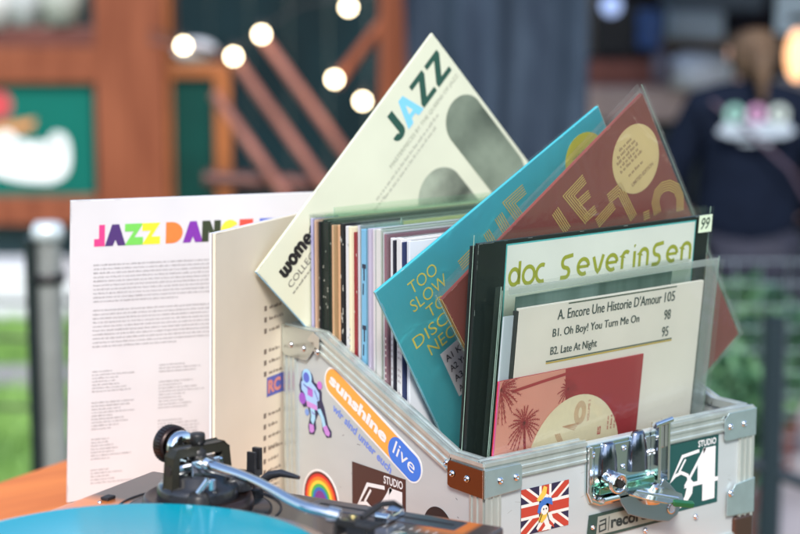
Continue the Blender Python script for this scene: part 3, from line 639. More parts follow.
# ---- Studio 54 stickers
def sticker54(M, x0, z0, w_, h_, base, name='sticker', y=1.35):
    b = MB(); b.prism([(x0, z0), (x0+w_, z0), (x0+w_, z0+h_), (x0, z0+h_)], y-.2, y, M); st = b.build(name, base, case)
    q = lambda a, c: (x0+a*w_, z0+c*h_)
    yy = y-.35; b = MB()
    b.face([q(.70, .84), q(.94, .84), q(.94, .07), q(.70, .07)], yy, M)                      # stem of the 4
    b.stroke([q(.74, .84), q(.36, .34)], .045*w_, yy, M); b.face([q(.34, .32), q(1.0, .32), q(1.0, .38), q(.38, .38)], yy-.05, M)
    b.face([q(.60, .66), q(.70, .84), q(.70, .38), q(.60, .38)], yy-.1, M)
    b.stroke([q(.62, .82), q(.30, .79), q(.10, .48), q(.16, .53), q(.28, .56), q(.40, .50), q(.47, .38), q(.44, .24), q(.34, .12), q(.20, .06), q(.10, .07), q(.06, .12)], .045*w_, yy-.12, M)
    b.stroke([q(.36, .74), q(.24, .57)], .03*w_, yy, M)
    b.face([q(.40, .50), q(.52, .38), q(.50, .22), q(.36, .06), q(.22, .04), q(.36, .20), q(.40, .34)], yy-.03, M)
    b.build('logo_figures', WSTK, st)
    b = MB(); textmb(b, 'STUDIO', (x0+.60*w_, z0+.87*h_, x0+.95*w_, z0+.965*h_), yy, weight=.02, M=M); b.build('logo_word', WSTK, st)
    return st
WSTK = mat('white_sticker_print', (.80, .78, .76), .4, var=.06, scale=50)
DG = mat('dark_green_sticker', (.012, .07, .065), .35); BRN = mat('dark_brown_sticker', (.055, .018, .016), .35)
s1 = sticker54(FR, 233, 20.5, 73, 69.5, DG); s1['label'] = 'dark green square disco club sticker'
s2 = sticker54(LS, 112, -13, 85, 84, BRN); s2['label'] = 'dark brown square disco club sticker'

# ---- Union flag sticker
x0, z0, x1, z1 = 45, 35, 104, 78.5
b = MB(); b.prism([(x0, z0), (x1, z0), (x1, z1), (x0, z1)], 1.1, 1.35, FR); fl = b.build('flag_sticker', mat('navy_sticker', (.022, .018, .05), .4), case)
WH = mat('white_flag_print', (.66, .64, .58), .4); RD = mat('red_flag_print', (.42, .045, .025), .4)
cx, cz_ = (x0+x1)/2, (z0+z1)/2
def band(polys, y, m, nm):
    b = MB()
    for p in polys:
        p = clip(p, x0, z0, x1, z1)
        if p: b.face(p, y, FR)
    b.build(nm, m, fl)
band([quadline((x0-9, z0-7), (x1+9, z1+7), 11), quadline((x0-9, z1+7), (x1+9, z0-7), 11)], 1.0, WH, 'white_diagonals')
band([quadline((x0-9, z0-7), (x1+9, z1+7), 6.2), quadline((x0-9, z1+7), (x1+9, z0-7), 6.2)], .9, RD, 'red_diagonals')
band([[(x0, cz_-7.5), (x1, cz_-7.5), (x1, cz_+7.5), (x0, cz_+7.5)], [(cx-7.5, z0), (cx+7.5, z0), (cx+7.5, z1), (cx-7.5, z1)]], .8, WH, 'white_cross')
band([[(x0, cz_-4.6), (x1, cz_-4.6), (x1, cz_+4.6), (x0, cz_+4.6)], [(cx-4.6, z0), (cx+4.6, z0), (cx+4.6, z1), (cx-4.6, z1)]], .7, RD, 'red_cross')
# figure in the middle, generic coloured shapes
for nm, poly, m in (('figure_skirt', [(cx-11, 39), (cx-4, 50), (cx+7, 52), (cx+12, 40), (cx+4, 35.5), (cx-8, 35.5)], WH), ('figure_trim', [(cx-9, 46), (cx-5, 53), (cx+4, 53), (cx+1, 47), (cx-4, 43)], ink(.62, .42, .06)), ('figure_blue', [(cx-10, 54), (cx-8, 62), (cx-1, 67), (cx+8, 65), (cx+9, 58), (cx+2, 61), (cx-4, 57), (cx-7, 52)], ink(.04, .14, .42)), ('figure_face', circ(cx-1, 55, 4.6, 16), WH), ('figure_hair', [(cx-11, 66), (cx-5, 72), (cx-2, 78), (cx+2, 76), (cx+1, 70), (cx-3, 66), (cx-8, 64)], ink(.66, .45, .07)), ('figure_collar', [(cx-6, 63), (cx+1, 70), (cx+5, 68), (cx+1, 63)], WH), ('figure_boot', [(cx-10, 36), (cx-2, 44), (cx, 40), (cx-5, 35.5)], RD), ('figure_boot', [(cx+4, 46), (cx+10, 40), (cx+11, 36), (cx+5, 41)], RD), ('figure_line', quadline((cx-4, 52), (cx-8, 44), 1.0), BLACK), ('figure_line', quadline((cx+2, 52), (cx+5, 43), 1.0), BLACK), ('figure_eye', circ(cx-2.4, 56, .9, 8), BLACK), ('figure_eye', circ(cx+.9, 56, .9, 8), BLACK)):
    b = MB(); b.face(poly, {'figure_skirt': .6, 'figure_hair': .55, 'figure_collar': .5, 'figure_blue': .45, 'figure_trim': .4, 'figure_face': .35, 'figure_boot': .3}.get(nm, .2), FR); b.build(nm, m, fl)

# ---- left side stickers
pa, pb_ = Vector((82, 145)), Vector((207, 85)); d = (pb_-pa).normalized(); nn = Vector((-d.y, d.x)); hr_ = 13
def pill(a, c, r): 
    an = math.atan2(d.y, d.x); return [(c[0]+r*cos(an-pi/2+pi*i/14), c[1]+r*sin(an-pi/2+pi*i/14)) for i in range(15)]+[(a[0]+r*cos(an+pi/2+pi*i/14), a[1]+r*sin(an+pi/2+pi*i/14)) for i in range(15)]
b = MB(); b.prism(pill(pa, pb_, hr_+2.2), 1.15, 1.4, LS); pst = b.build('radio_sticker', WSTK, case)
b = MB(); b.face(pill(pa, pb_, hr_), 1.05, LS); b.build('orange_field', mat('orange_sticker_print', (.86, .36, .055), .4), pst)
lv = pa+d*((pb_-pa).length-26); b = MB(); b.face(pill(lv, pb_, hr_+.3), .95, LS); b.build('blue_field', mat('blue_sticker_print', (.04, .17, .62), .4), pst)
an = math.atan2(d.y, d.x); o1 = pa+d*(-6)-nn*5.0
b = MB(); textmb(b, 'sunshine', (o1.x, o1.y, o1.x+101, o1.y+12.5), .9, weight=.045, rot=an, M=LS, spacing=1.0); b.build('sticker_lettering', WSTK, pst)
o1 = lv+d*(-5)-nn*5.0
b = MB(); textmb(b, 'live', (o1.x, o1.y, o1.x+35, o1.y+13.5), .85, weight=.0, rot=an, M=LS); b.build('sticker_lettering', WSTK, pst)
o1 = pa+d*10-nn*27
b = MB(); textmb(b, 'wir sind unter euch', (o1.x, o1.y, o1.x+104, o1.y+8.5), 1.15, weight=.028, rot=an, M=LS); b.build('slogan_lettering', mat('blue_vinyl_letters', (.16, .25, .66), .4), pst)
# rainbow
rc = (59, 20); b = MB(); b.prism(circ(*rc, 31), 1.15, 1.4, LS); rs = b.build('rainbow_sticker', WSTK, case)
for i, (r, colr) in enumerate(((29, (.10, .02, .015)), (26.5, (.62, .03, .02)), (23.5, (.80, .20, .02)), (20, (.85, .60, .05)), (16.5, (.06, .40, .08)), (13, (.03, .14, .50)), (9.5, (.18, .04, .26)))):
    b = MB(); b.face(circ(*rc, r), 1.1-.08*i, LS); b.build('rainbow_band', ink(*colr), rs)
b = MB(); b.prism(circ(245, 34, 21.5), 1.15, 1.4, LS); st = b.build('round_sticker', mat('black_sticker', (.012, .012, .015), .35), case); st['label'] = 'round black sticker'
# astronaut
b = MB(); ao = [(28, 146), (33, 149.5), (40, 149.5), (46, 146), (49, 139), (56, 137), (62, 131), (62, 123), (66, 116), (69, 108), (72, 99), (78, 94), (78, 88), (70, 86), (63, 92), (61, 104), (56, 108), (51, 100), (52, 92), (48, 85), (40, 84), (38, 92), (42, 104), (38, 112), (30, 110), (25, 116), (25, 124), (23, 131), (25, 137), (27, 141)]
AO = lambda p: ((p[0]-23)*1.0+23, p[1])
b.prism(ao, 1.15, 1.4, LS); asx = b.build('astronaut_sticker', mat('navy_die_cut', (.02, .02, .07), .4), case)
def inner(nm, poly, colr, y): b = MB(); b.face(poly, y, LS); b.build(nm, ink(*colr), asx)
inner('suit', [(27, 136), (33, 139), (44, 139), (52, 134), (58, 129), (58, 122), (54, 120), (55, 113), (44, 112), (36, 116), (33, 124), (27, 128)], (.36, .55, .85), 1.05)
inner('helmet', circ(37, 142, 8.4, 20), (.35, .62, .88), .98); inner('visor', circ(36, 141.5, 5.4, 16), (.10, .14, .55), .92)
inner('chest_pack', [(38, 133), (47, 131), (47, 123), (38, 124)], (.42, .12, .52), .9); inner('belt', [(36, 118), (54, 116), (55, 111), (37, 112)], (.55, .25, .62), .9)
inner('leg', [(42, 112), (50, 112), (51, 102), (47, 95), (43, 99), (44, 104)], (.35, .62, .80), .95); inner('leg', [(54, 112), (60, 114), (66, 106), (69, 98), (64, 95), (61, 104)], (.35, .62, .80), .95)
inner('boot', [(40, 95), (48, 95), (49, 89), (45, 86), (41, 87)], (.52, .22, .62), .93); inner('boot', [(64, 96), (70, 99), (76, 92), (74, 88), (68, 89)], (.52, .22, .62), .93)
inner('planet', circ(29, 119, 6, 16), (.30, .08, .50), .85); inner('planet', circ(59, 137.5, 4.2, 16), (.55, .15, .55), .85); inner('planet', circ(36.5, 106, 3.6, 14), (.18, .30, .65), .95)
inner('suit_stripe', quadline((31, 134), (42, 130), 1.3), (.08, .09, .35), .85); inner('suit_stripe', quadline((50, 131), (56, 122), 1.3), (.08, .09, .35), .85); inner('suit_stripe', quadline((45, 108), (50, 106), 1.2), (.2, .1, .5), .85)
# scuffs on the laminate
sc = MB(); rg = random.Random(12)
for i in range(26):
    x = rg.uniform(90, 290); z = rg.uniform(10, 125)
    if z > 185-(x-60)*.42: continue
    sc.face(quadline((x, z), (x+rg.uniform(-3, 3), z+rg.uniform(-1.2, 1.2)+.3), rg.uniform(.3, .7)), 1.42, LS)
sc.build('scuff_marks', ink(.10, .08, .10), case)
sc = MB()
for i in range(60):
    x = rg.uniform(24, 330); z = rg.uniform(-10, 88); 
    if 40 < x < 110 or 122 < x < 308: continue
    a_ = rg.uniform(-.5, .5); L_ = rg.uniform(1, 7); sc.face(quadline((x, z), (x+L_*cos(a_), z+L_*sin(a_)), rg.uniform(.15, .4)), 1.44, FR)
sc.build('scuff_marks', ink(.30, .30, .27), case)

# ================================================================== RECORDS
def root_sleeve(fr, label, cat='record', name='record_sleeve', group=None):
    return empty(name, sleeve_frame(*fr), label, cat, group)
def slab(root, x0, z0, x1, z1, th, m, name='cover', y0=0, bevel=.35):
    b = MB(); b.box((x0, y0, z0), (x1, y0+th, z1)); return b.build(name, m, root, bevel=bevel, seg=1)
def bag(root, x0, z0, x1, z1, y0, y1, m=POLY, name='plastic_sleeve', n=22, wob=.8, seed=1, edge=None, seams=True):
    """a thin polythene bag: two gently wavy sheets joined at the sides and bottom"""
    rg = random.Random(seed); ph = [rg.uniform(0, 6) for _ in range(6)]
    def sheet(y, sg):
        vs = []
        for i in range(n+1):
            for k in range(n+1):
                u, v = i/n, k/n; e = min(1, 6*min(u, 1-u, v+.0))
                o = sg*wob*e*(.6+.5*sin(u*5+ph[0]+v*3)+.3*sin(v*9+ph[1])+.22*sin(u*23+v*17+ph[3])*v)
                vs.append((x0+(x1-x0)*u, y+o, z0+(z1-z0)*v+((.5+.8*min(wob, 2))*sin(u*6+ph[2])*(v**6))))
        return vs
    f = [(i*(n+1)+k, (i+1)*(n+1)+k, (i+1)*(n+1)+k+1, i*(n+1)+k+1) for i in range(n) for k in range(n)]
    mb = MB(); mb.add(sheet(y0, -1), f, True); o = mb.build(name, m, root)
    mb = MB(); mb.add(sheet(y1, 1), f, True); o2 = mb.build(name, m, root)
    # welded side seams catch the light
    if seams:
        for xx in (x0, x1):
            mb = MB(); mb.tube([(xx, (y0+y1)/2, z0), (xx+.3, (y0+y1)/2, (z0+z1)/2), (xx, (y0+y1)/2, z1)], .4, 6); mb.build('seam', edge or POLYE, root)
    return o

def wear(root, x0, z0, x1, z1, y, seed, colr=(.62, .60, .54), n=60):
    q = random.Random(seed); mb = MB()
    for i in range(n):
        e = q.randrange(4); t = q.choice((q.random(), q.random()*.06, 1-q.random()*.06)); L = q.uniform(1, 7); wd = q.uniform(.12, .55)
        if e == 0: a = (x0+t*(x1-x0-L), z0+wd/2+.2); c = (a[0]+L, a[1])
        elif e == 1: a = (x0+t*(x1-x0-L), z1-wd/2-.2); c = (a[0]+L, a[1])
        elif e == 2: a = (x0+wd/2+.2, z0+t*(z1-z0-L)); c = (a[0], a[1]+L)
        else: a = (x1-wd/2-.2, z0+t*(z1-z0-L)); c = (a[0], a[1]+L)
        mb.face(quadline(a, c, wd), y)
    mb.build('edge_wear', ink(*colr), root)
# ---- JAZZ DANCE sleeve on its ledge behind the turntable
lg = empty('display_ledge', sleeve_frame(-170, 452, 0, -12.57), 'low black ledge behind the turntable carrying the upright white sleeve', 'ledge')
b = MB(); b.box((12, 0, TZ), (280, 60, 5)); b.build('base', BLKM, lg, bevel=1); b = MB(); b.box((12, 18, 5), (280, 22, 60)); b.build('backrest', BLKM, lg, bevel=.5)
GT = root_sleeve((-182, 443, 6.5, -12.57, -4.54, -1.2), 'white sleeve headed in rainbow capitals standing behind the turntable')
slab(GT, 0, 0, 290, 315, 3.2, PINKW)
cols = [(.72, .05, .22), (.07, .03, .15), (.17, .58, .09), (.80, .74, .03), None, (.86, .20, .04), (.20, .03, .34), (.035, .05, .02), (.80, .66, .05), (.80, .08, .05), None, (.08, .12, .50)]
def blockletter(ch, x, z, w_, h):
    X = lambda a: x+a*w_; Z = lambda a: z+a*h
    L = {'J': [[(.45, 1), (1, 1), (1, .0), (.0, .0), (0, .35), (.45, .35)]], 'A': [[(0, 0), (.33, 1), (.67, 1), (1, 0), (.62, 0), (.5, .28), (.38, 0)]],
         'Z': [[(0, 1), (1, 1), (.52, .36), (1, .36), (1, 0), (0, 0), (.48, .64), (0, .64)]],
         'N': [[(0, 0), (0, 1), (.42, 1), (.64, .5), (.64, 1), (1, 1), (1, 0), (.58, 0), (.36, .5), (.36, 0)]],
         'E': [[(0, 0), (0, 1), (1, 1), (1, .72), (.45, .72), (.45, .62), (.9, .62), (.9, .4), (.45, .4), (.45, .28), (1, .28), (1, 0)]],
         'F': [[(0, 0), (0, 1), (1, 1), (1, .70), (.45, .70), (.45, .6), (.9, .6), (.9, .36), (.45, .36), (.45, 0)]]}
    if ch == 'D': return [[(X(0), Z(0))]+[(X(.35)+.65*w_*cos(t), Z(.5)+.5*h*sin(t)) for t in [-pi/2+pi*i/12 for i in range(13)]]+[(X(0), Z(1))]]
    if ch == 'C': return [[(X(.5)+.5*w_*cos(t), Z(.5)+.5*h*sin(t)) for t in [.6+(2*pi-1.2)*i/18 for i in range(19)]]+[(X(.42), Z(.45)), (X(.42), Z(.55))]]
    return [[(X(a), Z(c)) for a, c in p] for p in L[ch]]
x = 24
for i, ch in enumerate('JAZZ DANCE F'):
    if ch == ' ': x += 7; continue
    wd = {'J': 11, 'A': 21.5, 'Z': 19, 'D': 18, 'N': 20, 'C': 20, 'E': 15, 'F': 15}[ch]
    b = MB()
    for p in blockletter(ch, x, 267.5, wd, 22): b.face(p, -.25-.02*i)
    if ch in 'D': pass
    b.build('heading_letter', ink(*cols[i]), GT); x += wd+.2 if ch not in 'AZ' else wd-1.0
b = MB(); bars(b, 24, 151, 249, 10, 4.2, 1.1, -.25, 5); b.build('body_text', GREYINK, GT)
b = MB(); bars(b, 24, 151, 202, 10, 4.2, 1.1, -.25, 8); b.build('body_text', GREYINK, GT)
for k, (x0, zt_, rows) in enumerate(((24, 138, 7), (24, 105, 9), (24, 66, 7), (24, 33, 5), (95, 140, 3), (95, 122, 9), (95, 80, 6), (160, 140, 7), (160, 100, 8), (160, 60, 6))):
    b = MB(); bars(b, x0, x0+50, zt_, rows, 3.5, .95, -.25, 20+k, ragged=.65); b.build('credit_text', GREYINK, GT)

# ---- beige gatefold beside the case
BG = root_sleeve((-120, 261, -15.1, 26.5, -1.2, -.2), 'beige printed sleeve standing half open between the turntable and the case')
slab(BG, 0, 0, 315, 315, 3.0, BEIGE)
b = MB(); M2 = Matrix.Translation((1.5, 5, 0)) @ Matrix.Rotation(rad(-.3), 4, 'Z'); b.box((0, 0, 0), (314, 2.4, 315), M2); b.build('inner_panel', PINKW, BG, bevel=.3)
b = MB()
for zt_, rows in ((230, 3), (186, 3), (120, 4), (84, 5), (44, 4)):
    for r in range(rows):
        z = zt_-r*11.5; b.face([(94, z-5), (99, z-5), (99, z), (94, z)], -.25); bars(b, 104, 104+random.Random(zt_+r).uniform(24, 44), z-.5, 1, 5, 3.4, -.25, int(zt_)+r, 0)
b.build('track_list', ink(.20, .15, .11), BG)
b = MB(); b.face([(100, 136), (140, 136), (140, 156), (100, 156)], -.25); b.build('blue_block', ink(.10, .12, .42), BG)
b = MB(); textmb(b, 'RC', (102, 139, 128, 153), -.4, weight=.05); b.build('block_lettering', ink(.70, .25, .20), BG)

# ---- cream JAZZ sleeve, turned on its corner
JZ = root_sleeve((173.5, 296, 24.3, 2.96, -.39, 44.61), 'cream jazz compilation sleeve balanced on its corner at the back of the case')
JC = card(.66, .665, .50)
slab(JZ, 0, 0, 322, 322, 3.2, JC)
k = 322/316
b = MB(); b.box((-.6, .3, 0), (-.05, 3.0, 322)); b.build('spine', card(.30, .55, .72), JZ)
def jl(ch, x, z, w_, h):
    X = lambda a: x+a*w_; Z = lambda a: z+a*h
    if ch == 'J': return [[(X(.55), Z(1)), (X(1), Z(1)), (X(1), Z(.25))]+[(X(.5)+.5*w_*cos(t), Z(.25)+.25*h*sin(t)) for t in [-pi*i/10 for i in range(1, 10)]]+[(X(0), Z(.28)), (X(.4), Z(.28)), (X(.5), Z(.2)), (X(.55), Z(.28))]]
    if ch == 'A': return [[(X(0), Z(0)), (X(.36), Z(1)), (X(.64), Z(1)), (X(1), Z(0)), (X(.68), Z(0)), (X(.62), Z(.17)), (X(.38), Z(.17)), (X(.32), Z(0))]]
    return [[(X(.04), Z(1)), (X(1), Z(1)), (X(1), Z(.82)), (X(.42), Z(.19)), (X(1), Z(.19)), (X(1), Z(0)), (X(0), Z(0)), (X(0), Z(.18)), (X(.58), Z(.81)), (X(.04), Z(.81))]]
DGI = ink(.018, .075, .05)
for ch, x, wd, m in (('J', 209, 19, DGI), ('A', 230, 29, ink(.20, .56, .74)), ('Z', 260, 25, DGI), ('Z', 289, 25, DGI)):
    b = MB()
    for p in jl(ch, x, 275, wd, 31): b.face(p, -.25)
    b.build('title_letter', m, JZ)
b = MB(); b.face([(241, 285.5), (248, 285.5), (244.5, 296)], -.4); b.build('letter_counter', JC, JZ)
b = MB(); textmb(b, 'MASTERPIECES BY THE QUEENS OF JAZZ', (186, 262, 316, 268), -.25, weight=.0); b.build('subtitle', ink(.36, .37, .28), JZ)
b = MB(); bars(b, 150, 318, 258, 1, 5, 3.6, -.25, 61); bars(b, 158, 300, 251, 1, 5, 3.6, -.25, 62); bars(b, 120, 175, 252, 1, 4, 3, -.25, 63); b.build('artist_names', ink(.45, .45, .35), JZ)
PH1 = mat('grey_green_photo_print', (.22, .26, .19), .4, col2=(.03, .042, .03), scale=9)
PH2 = mat('grey_green_photo_print_dark', (.008, .012, .009), .4, col2=(.36, .40, .30), scale=13)
b = MB(); b.face(clip([(290+28*cos(t), (222 if sin(t) > 0 else 135)+28*sin(t)) for t in [2*pi*i/40 for i in range(40)]], 0, 0, 320, 320), -.25); b.build('photo_print', PH1, JZ)
b = MB(); b.face([(210+34*cos(t), (187 if sin(t) > 0 else 110)+34*sin(t)) for t in [2*pi*i/40 for i in range(40)]], -.25); b.build('photo_print', PH2, JZ)
b = MB(); b.face([(130+34*cos(t), (187 if sin(t) > 0 else 110)+34*sin(t)) for t in [2*pi*i/40 for i in range(40)]], -.25); b.build('photo_print', PH1, JZ)
# rounded logo "women" and COLLECTION
b = MB(); wd = 4.2; x = 19; zc = 292; h = 9
def arc(cx, cz, rx, rz_, a0, a1, n=9): return [(cx+rx*cos(a0+(a1-a0)*i/(n-1)), cz+rz_*sin(a0+(a1-a0)*i/(n-1))) for i in range(n)]
b.stroke([(19, 301), (19, 294.5)]+arc(21.5, 294, 2.8, 3, pi, 2*pi)+[(24.5, 300)], wd, -.25); b.stroke([(24.5, 296)]+arc(27, 294, 2.8, 3, pi, 2*pi)+[(29.8, 301)], wd, -.27)
b.stroke(arc(37.5, 296, 3.6, 4.6, 0, 2*pi, 17), wd, -.25)
b.stroke([(45, 290), (45, 298)]+arc(47.5, 298, 2.6, 3, pi, 0)+[(50.2, 291)], wd, -.25); b.stroke([(50.2, 297)]+arc(53, 298, 2.8, 3, pi, 0)+[(55.8, 290)], wd, -.27)
b.stroke([(60, 296), (67, 296)]+arc(63.5, 296, 3.6, 4.6, 0, 5.4, 14), wd*.85, -.25); b.stroke([(72.5, 290), (72.5, 298)]+arc(75.3, 298, 2.8, 3, pi, 0)+[(78, 290)], wd, -.25)
b.build('logo_word', ink(.015, .015, .015), JZ)
b = MB(); textmb(b, 'COLLECTION', (15, 277, 86, 284), -.25, weight=0); b.build('logo_word', ink(.12, .11, .10), JZ)
b = MB(); bars(b, 13, 80, 273, 1, 4, 2.4, -.25, 71); b.build('small_print', ink(.15, .14, .12), JZ)

# ---- the filed records, seen by their spines
def pxy(px): return 284-(px-309.1)*(1.68 if px < 360 else 1.56) if px < 400 else 142-(px-398)*1.48
spec = []    # (px0, px1, colour, kind)
def sp_(a, c, colr, n=1, kind=''): 
    for i in range(n): spec.append((a+(c-a)*i/n, a+(c-a)*(i+1)/n, colr, kind))
sp_(308.6, 311.8, (.45, .42, .66), 1, 'lilac'); sp_(312, 317.2, (.64, .40, .27), 2, 'peach'); sp_(317.6, 331.6, (.010, .010, .012), 5, 'black')
sp_(332, 337.8, (.62, .36, .20), 2, 'tan'); sp_(338.2, 342.6, (.012, .012, .014), 1, 'specked'); sp_(343, 347, (.66, .65, .64), 1, 'white a'); sp_(347, 350, (.72, .66, .46), 1, 'cream')
sp_(350.3, 355, (.26, .02, .03), 1, 'maroon'); sp_(355.2, 359, (.55, .52, .55), 1, 'poly'); sp_(359.2, 362, (.70, .62, .48), 1, 'sand'); sp_(362.4, 369, (.18, .42, .60), 1, 'blue'); sp_(369.3, 371.4, (.22, .28, .38), 1, 'slate')
sp_(371.7, 374, (.42, .38, .48), 1, 'mauve'); sp_(374.3, 378, (.64, .60, .60), 1, 'offwhite'); sp_(378.2, 384.6, (.60, .58, .54), 1, 'offwhite'); sp_(384.8, 387, (.66, .65, .64), 1, 'offwhite'); sp_(387.3, 391, (.25, .12, .15), 1, 'plum')
sp_(391.3, 395, (.66, .66, .66), 1, 'white b'); sp_(395, 397, (.02, .02, .03), 1, 'blackthin'); sp_(397.2, 403, (.66, .65, .63), 2, 'white c'); sp_(403, 405, (.03, .04, .10), 1, 'navy'); sp_(405.3, 409, (.60, .62, .65), 1, 'white d')
labels = {'lilac': 'record with a lilac spine, rearmost in the filed row', 'peach': 'record with a peach spine between the lilac one and the black block', 'black': 'record with a plain black spine in the block of black ones', 'tan': 'record with a tan spine just in front of the black block',
 'specked': 'record with a black spine flecked with white between tan and white ones', 'white a': 'record with a narrow white spine just behind a cream one', 'cream': 'record with a cream spine just behind the dark red one', 'maroon': 'record with a dark red spine patterned gold near the foot',
 'poly': 'record with a grey spine in wrinkled clear plastic beside the dark red one', 'sand': 'record with a thin sand coloured spine behind the blue one', 'blue': 'record with a sky blue spine lettered in black', 'slate': 'record with a thin slate grey spine in front of the blue one',
 'mauve': 'record with a thin mauve spine behind the broad off white block', 'offwhite': 'record with an off white spine in the broad pale block', 'plum': 'record with a plum brown spine in front of the pale block', 'white b': 'record with a white spine just in front of the plum brown one',
 'blackthin': 'record with a very thin black spine between two white ones', 'white c': 'record with a white spine between the thin black and the navy ones', 'navy': 'record with a thin navy spine near the teal sleeve', 'white d': 'record with a pale spine foremost in the row, against the teal sleeve'}
rg = random.Random(21); seen = {}; tot = {k: sum(1 for q in spec if q[3] == k) for k in labels}
ORD = {2: ('rear one', 'front one'), 3: ('rearmost', 'middle one', 'foremost'), 5: ('rearmost', 'second from back', 'middle one', 'fourth from back', 'foremost')}
for i, (a, c, colr, kd) in enumerate(spec):
    y1 = pxy(a); y0 = pxy(c); th = max(1.1, y1-y0-rg.uniform(.7, 1.3)); dx = rg.uniform(-1.5, 2.5); dz = rg.uniform(-2, 1.5)
    if kd == 'maroon': dz = -6
    if kd in ('tan', 'white b', 'sand'): dz -= 3
    if kd in ('white c', 'white d', 'navy', 'blackthin'): dz -= 5
    r = root_sleeve((11+dx+1.5, y0, -15.6, rg.uniform(-.25, .25)), labels[kd], group='filed records in the case' if kd not in ('black', 'peach', 'tan', 'offwhite', 'white c') else 'filed records with %s spines' % ('white' if kd == 'white c' else kd))
    if tot[kd] > 1: r['label'] = labels[kd]+', '+ORD[tot[kd]][seen.get(kd, 0)]
    seen[kd] = seen.get(kd, 0)+1
    H = 316+dz; m = card(*colr, .35)
    slab(r, 0, 0, 313, H, th, m, bevel=min(.5, th*.3))
    if th > 3: b = MB(); b.box((4, th*.3, H), (309, th*.7, H+.12)); b.build('opening', BLACK, r)
    if kd in ('lilac', 'poly', 'black', 'offwhite', 'blue', 'plum', 'tan', 'peach') and (i % 2 == 0 or kd in ('lilac', 'poly', 'blue')):
        bag(r, -1.2, 0, 317, H+rg.uniform(4, 8), -.35, th+.3, POLYG if kd in ('black', 'offwhite', 'tan', 'blue') else POLY, n=8, wob=.15, seed=i, seams=False)
    RM = Matrix(((0, 1, 0, 0), (-1, 0, 0, th), (0, 0, 1, 0), (0, 0, 0, 1)))     # spine face, x across the spine
    if kd == 'blue':
        for k, zz in enumerate((265, 205, 150, 100)):
            b = MB(); textmb(b, ('JAZZ', 'VOL', 'FUNK', 'SOUL')[0] if False else 'T', (th*.2, zz, th*.85, zz+16), -.3, weight=.06, M=RM); b.face(quadline((th*.35, zz-14), (th*.4, zz-3), 1.8), -.3, RM); b.build('spine_lettering', ink(.02, .03, .06), r)
    if kd in ('specked', 'black', 'white a', 'maroon', 'poly'):
        b = MB(); q = random.Random(i)
        for k in range(34 if kd == 'specked' else 8):
            zz = q.uniform(40, 300); xx = q.uniform(.8, th-1); b.face(quadline((xx, zz), (xx+q.uniform(-.3, .3), zz+q.uniform(1.5, 7 if kd == 'specked' else 3)), .8), -.3, RM)
        b.build('spine_print', ink(.6, .58, .5) if kd != 'white a' else ink(.1, .1, .1), r)
    if kd == 'maroon':
        b = MB()
        for k in range(14): b.face(quadline((th*.15, 95+k*4.6), (th*.85, 97+k*4.6), 1.4), -.35, RM)
        b.build('gold_pattern', ink(.66, .46, .10), r)
    if kd in ('white b', 'white c', 'plum', 'navy', 'cream'):
        b = MB(); bars(b, 0, 0, 0, 0, 1, 1); 
        textmb(b, 'IIIII III IIII', (140, 0, 215, th*.45), -.3, M=RM @ Matrix(((0, 0, -1, th*.75), (0, 1, 0, 0), (1, 0, 0, 0), (0, 0, 0, 1))) if False else RM @ Matrix(((0, 0, 1, th*.25), (0, 1, 0, 0), (1, 0, 0, 0), (0, 0, 0, 1)))) if th > 3 else None
        if b.v: b.build('spine_lettering', ink(.45, .42, .42) if kd != 'plum' else ink(.6, .5, .45), r)

# ---- two clear green tinted outer bags standing up behind the row's front
GB = root_sleeve((40, 277, -15, .4, 0), 'green tinted clear plastic sleeve rising above the filed records')
bag(GB, -2, 0, 322, 325, 0, 1.2, POLYG, wob=.1, seed=40)
slab(GB, 4, 0, 318, 317, .6, card(.66, .74, .54), y0=.3, bevel=0, name='insert')
GB2 = root_sleeve((62, 196, -15, .6, -.3), 'second green tinted plastic sleeve with a yellow edge, nearer the teal record')
slab(GB2, 0, 0, 300, 318, 1.0, card(.66, .55, .18), y0=.6, bevel=0, name='insert'); bag(GB2, -3, 0, 306, 322, 0, 2.2, POLYG, wob=.1, seed=41)

# ---- teal sleeve
TL_ = root_sleeve((117.4, 121, -17.4, .87, -2.32, 29.75), 'teal sleeve with yellow lettering tilted behind the red record')
TEAL = mat('teal_printed_card', (.05, .42, .46), .3, col2=(.04, .36, .42), scale=6, coat=.3)
slab(TL_, 0, 0, 315, 315, 3.4, TEAL); b = MB(); b.box((-.7, .2, 0), (-.05, 3.2, 315)); b.build('spine', card(.22, .58, .72), TL_)
YL = ink(.74, .66, .10)
b = MB()
for t_, x0, x1, z in (('TOO', 33, 69, 287.5), ('SLOW', 27, 74, 271), ('TO', 40, 64, 254.5), ('DISCO', 13, 76, 238), ('NEO', 25, 62, 221.5)):
    textmb(b, t_, (x0, z, x1, z+12.5), -.3, weight=-.005)
b.build('title_lettering', YL, TL_)
b = MB(); b.prism([(34, 165), (86, 165), (86, 216), (34, 216)], -.35, -.05); st = b.build('track_sticker', card(.80, .78, .78), TL_)
b = MB()
for k, t_ in enumerate(('A1 Kraak', 'A2 Yuksek', 'A3 Pool', 'A4 Mood')):
    textmb(b, t_, (37, 204-k*12, 37+(38 if k < 2 else 32), 211-k*12), -.5, weight=.015)
b.build('sticker_lettering', ink(.03, .03, .04), st)
b = MB(); b.prism(circ(277, 276, 28), -.35, -.05); st = b.build('round_sticker', card(.52, .50, .06), TL_)
b = MB(); bars(b, 262, 292, 288, 5, 5, 2.2, -.5, 77); b.build('sticker_lettering', ink(.25, .25, .05), st)
GOLD = mat('gold_line_print', (.78, .56, .12), .35, .2)
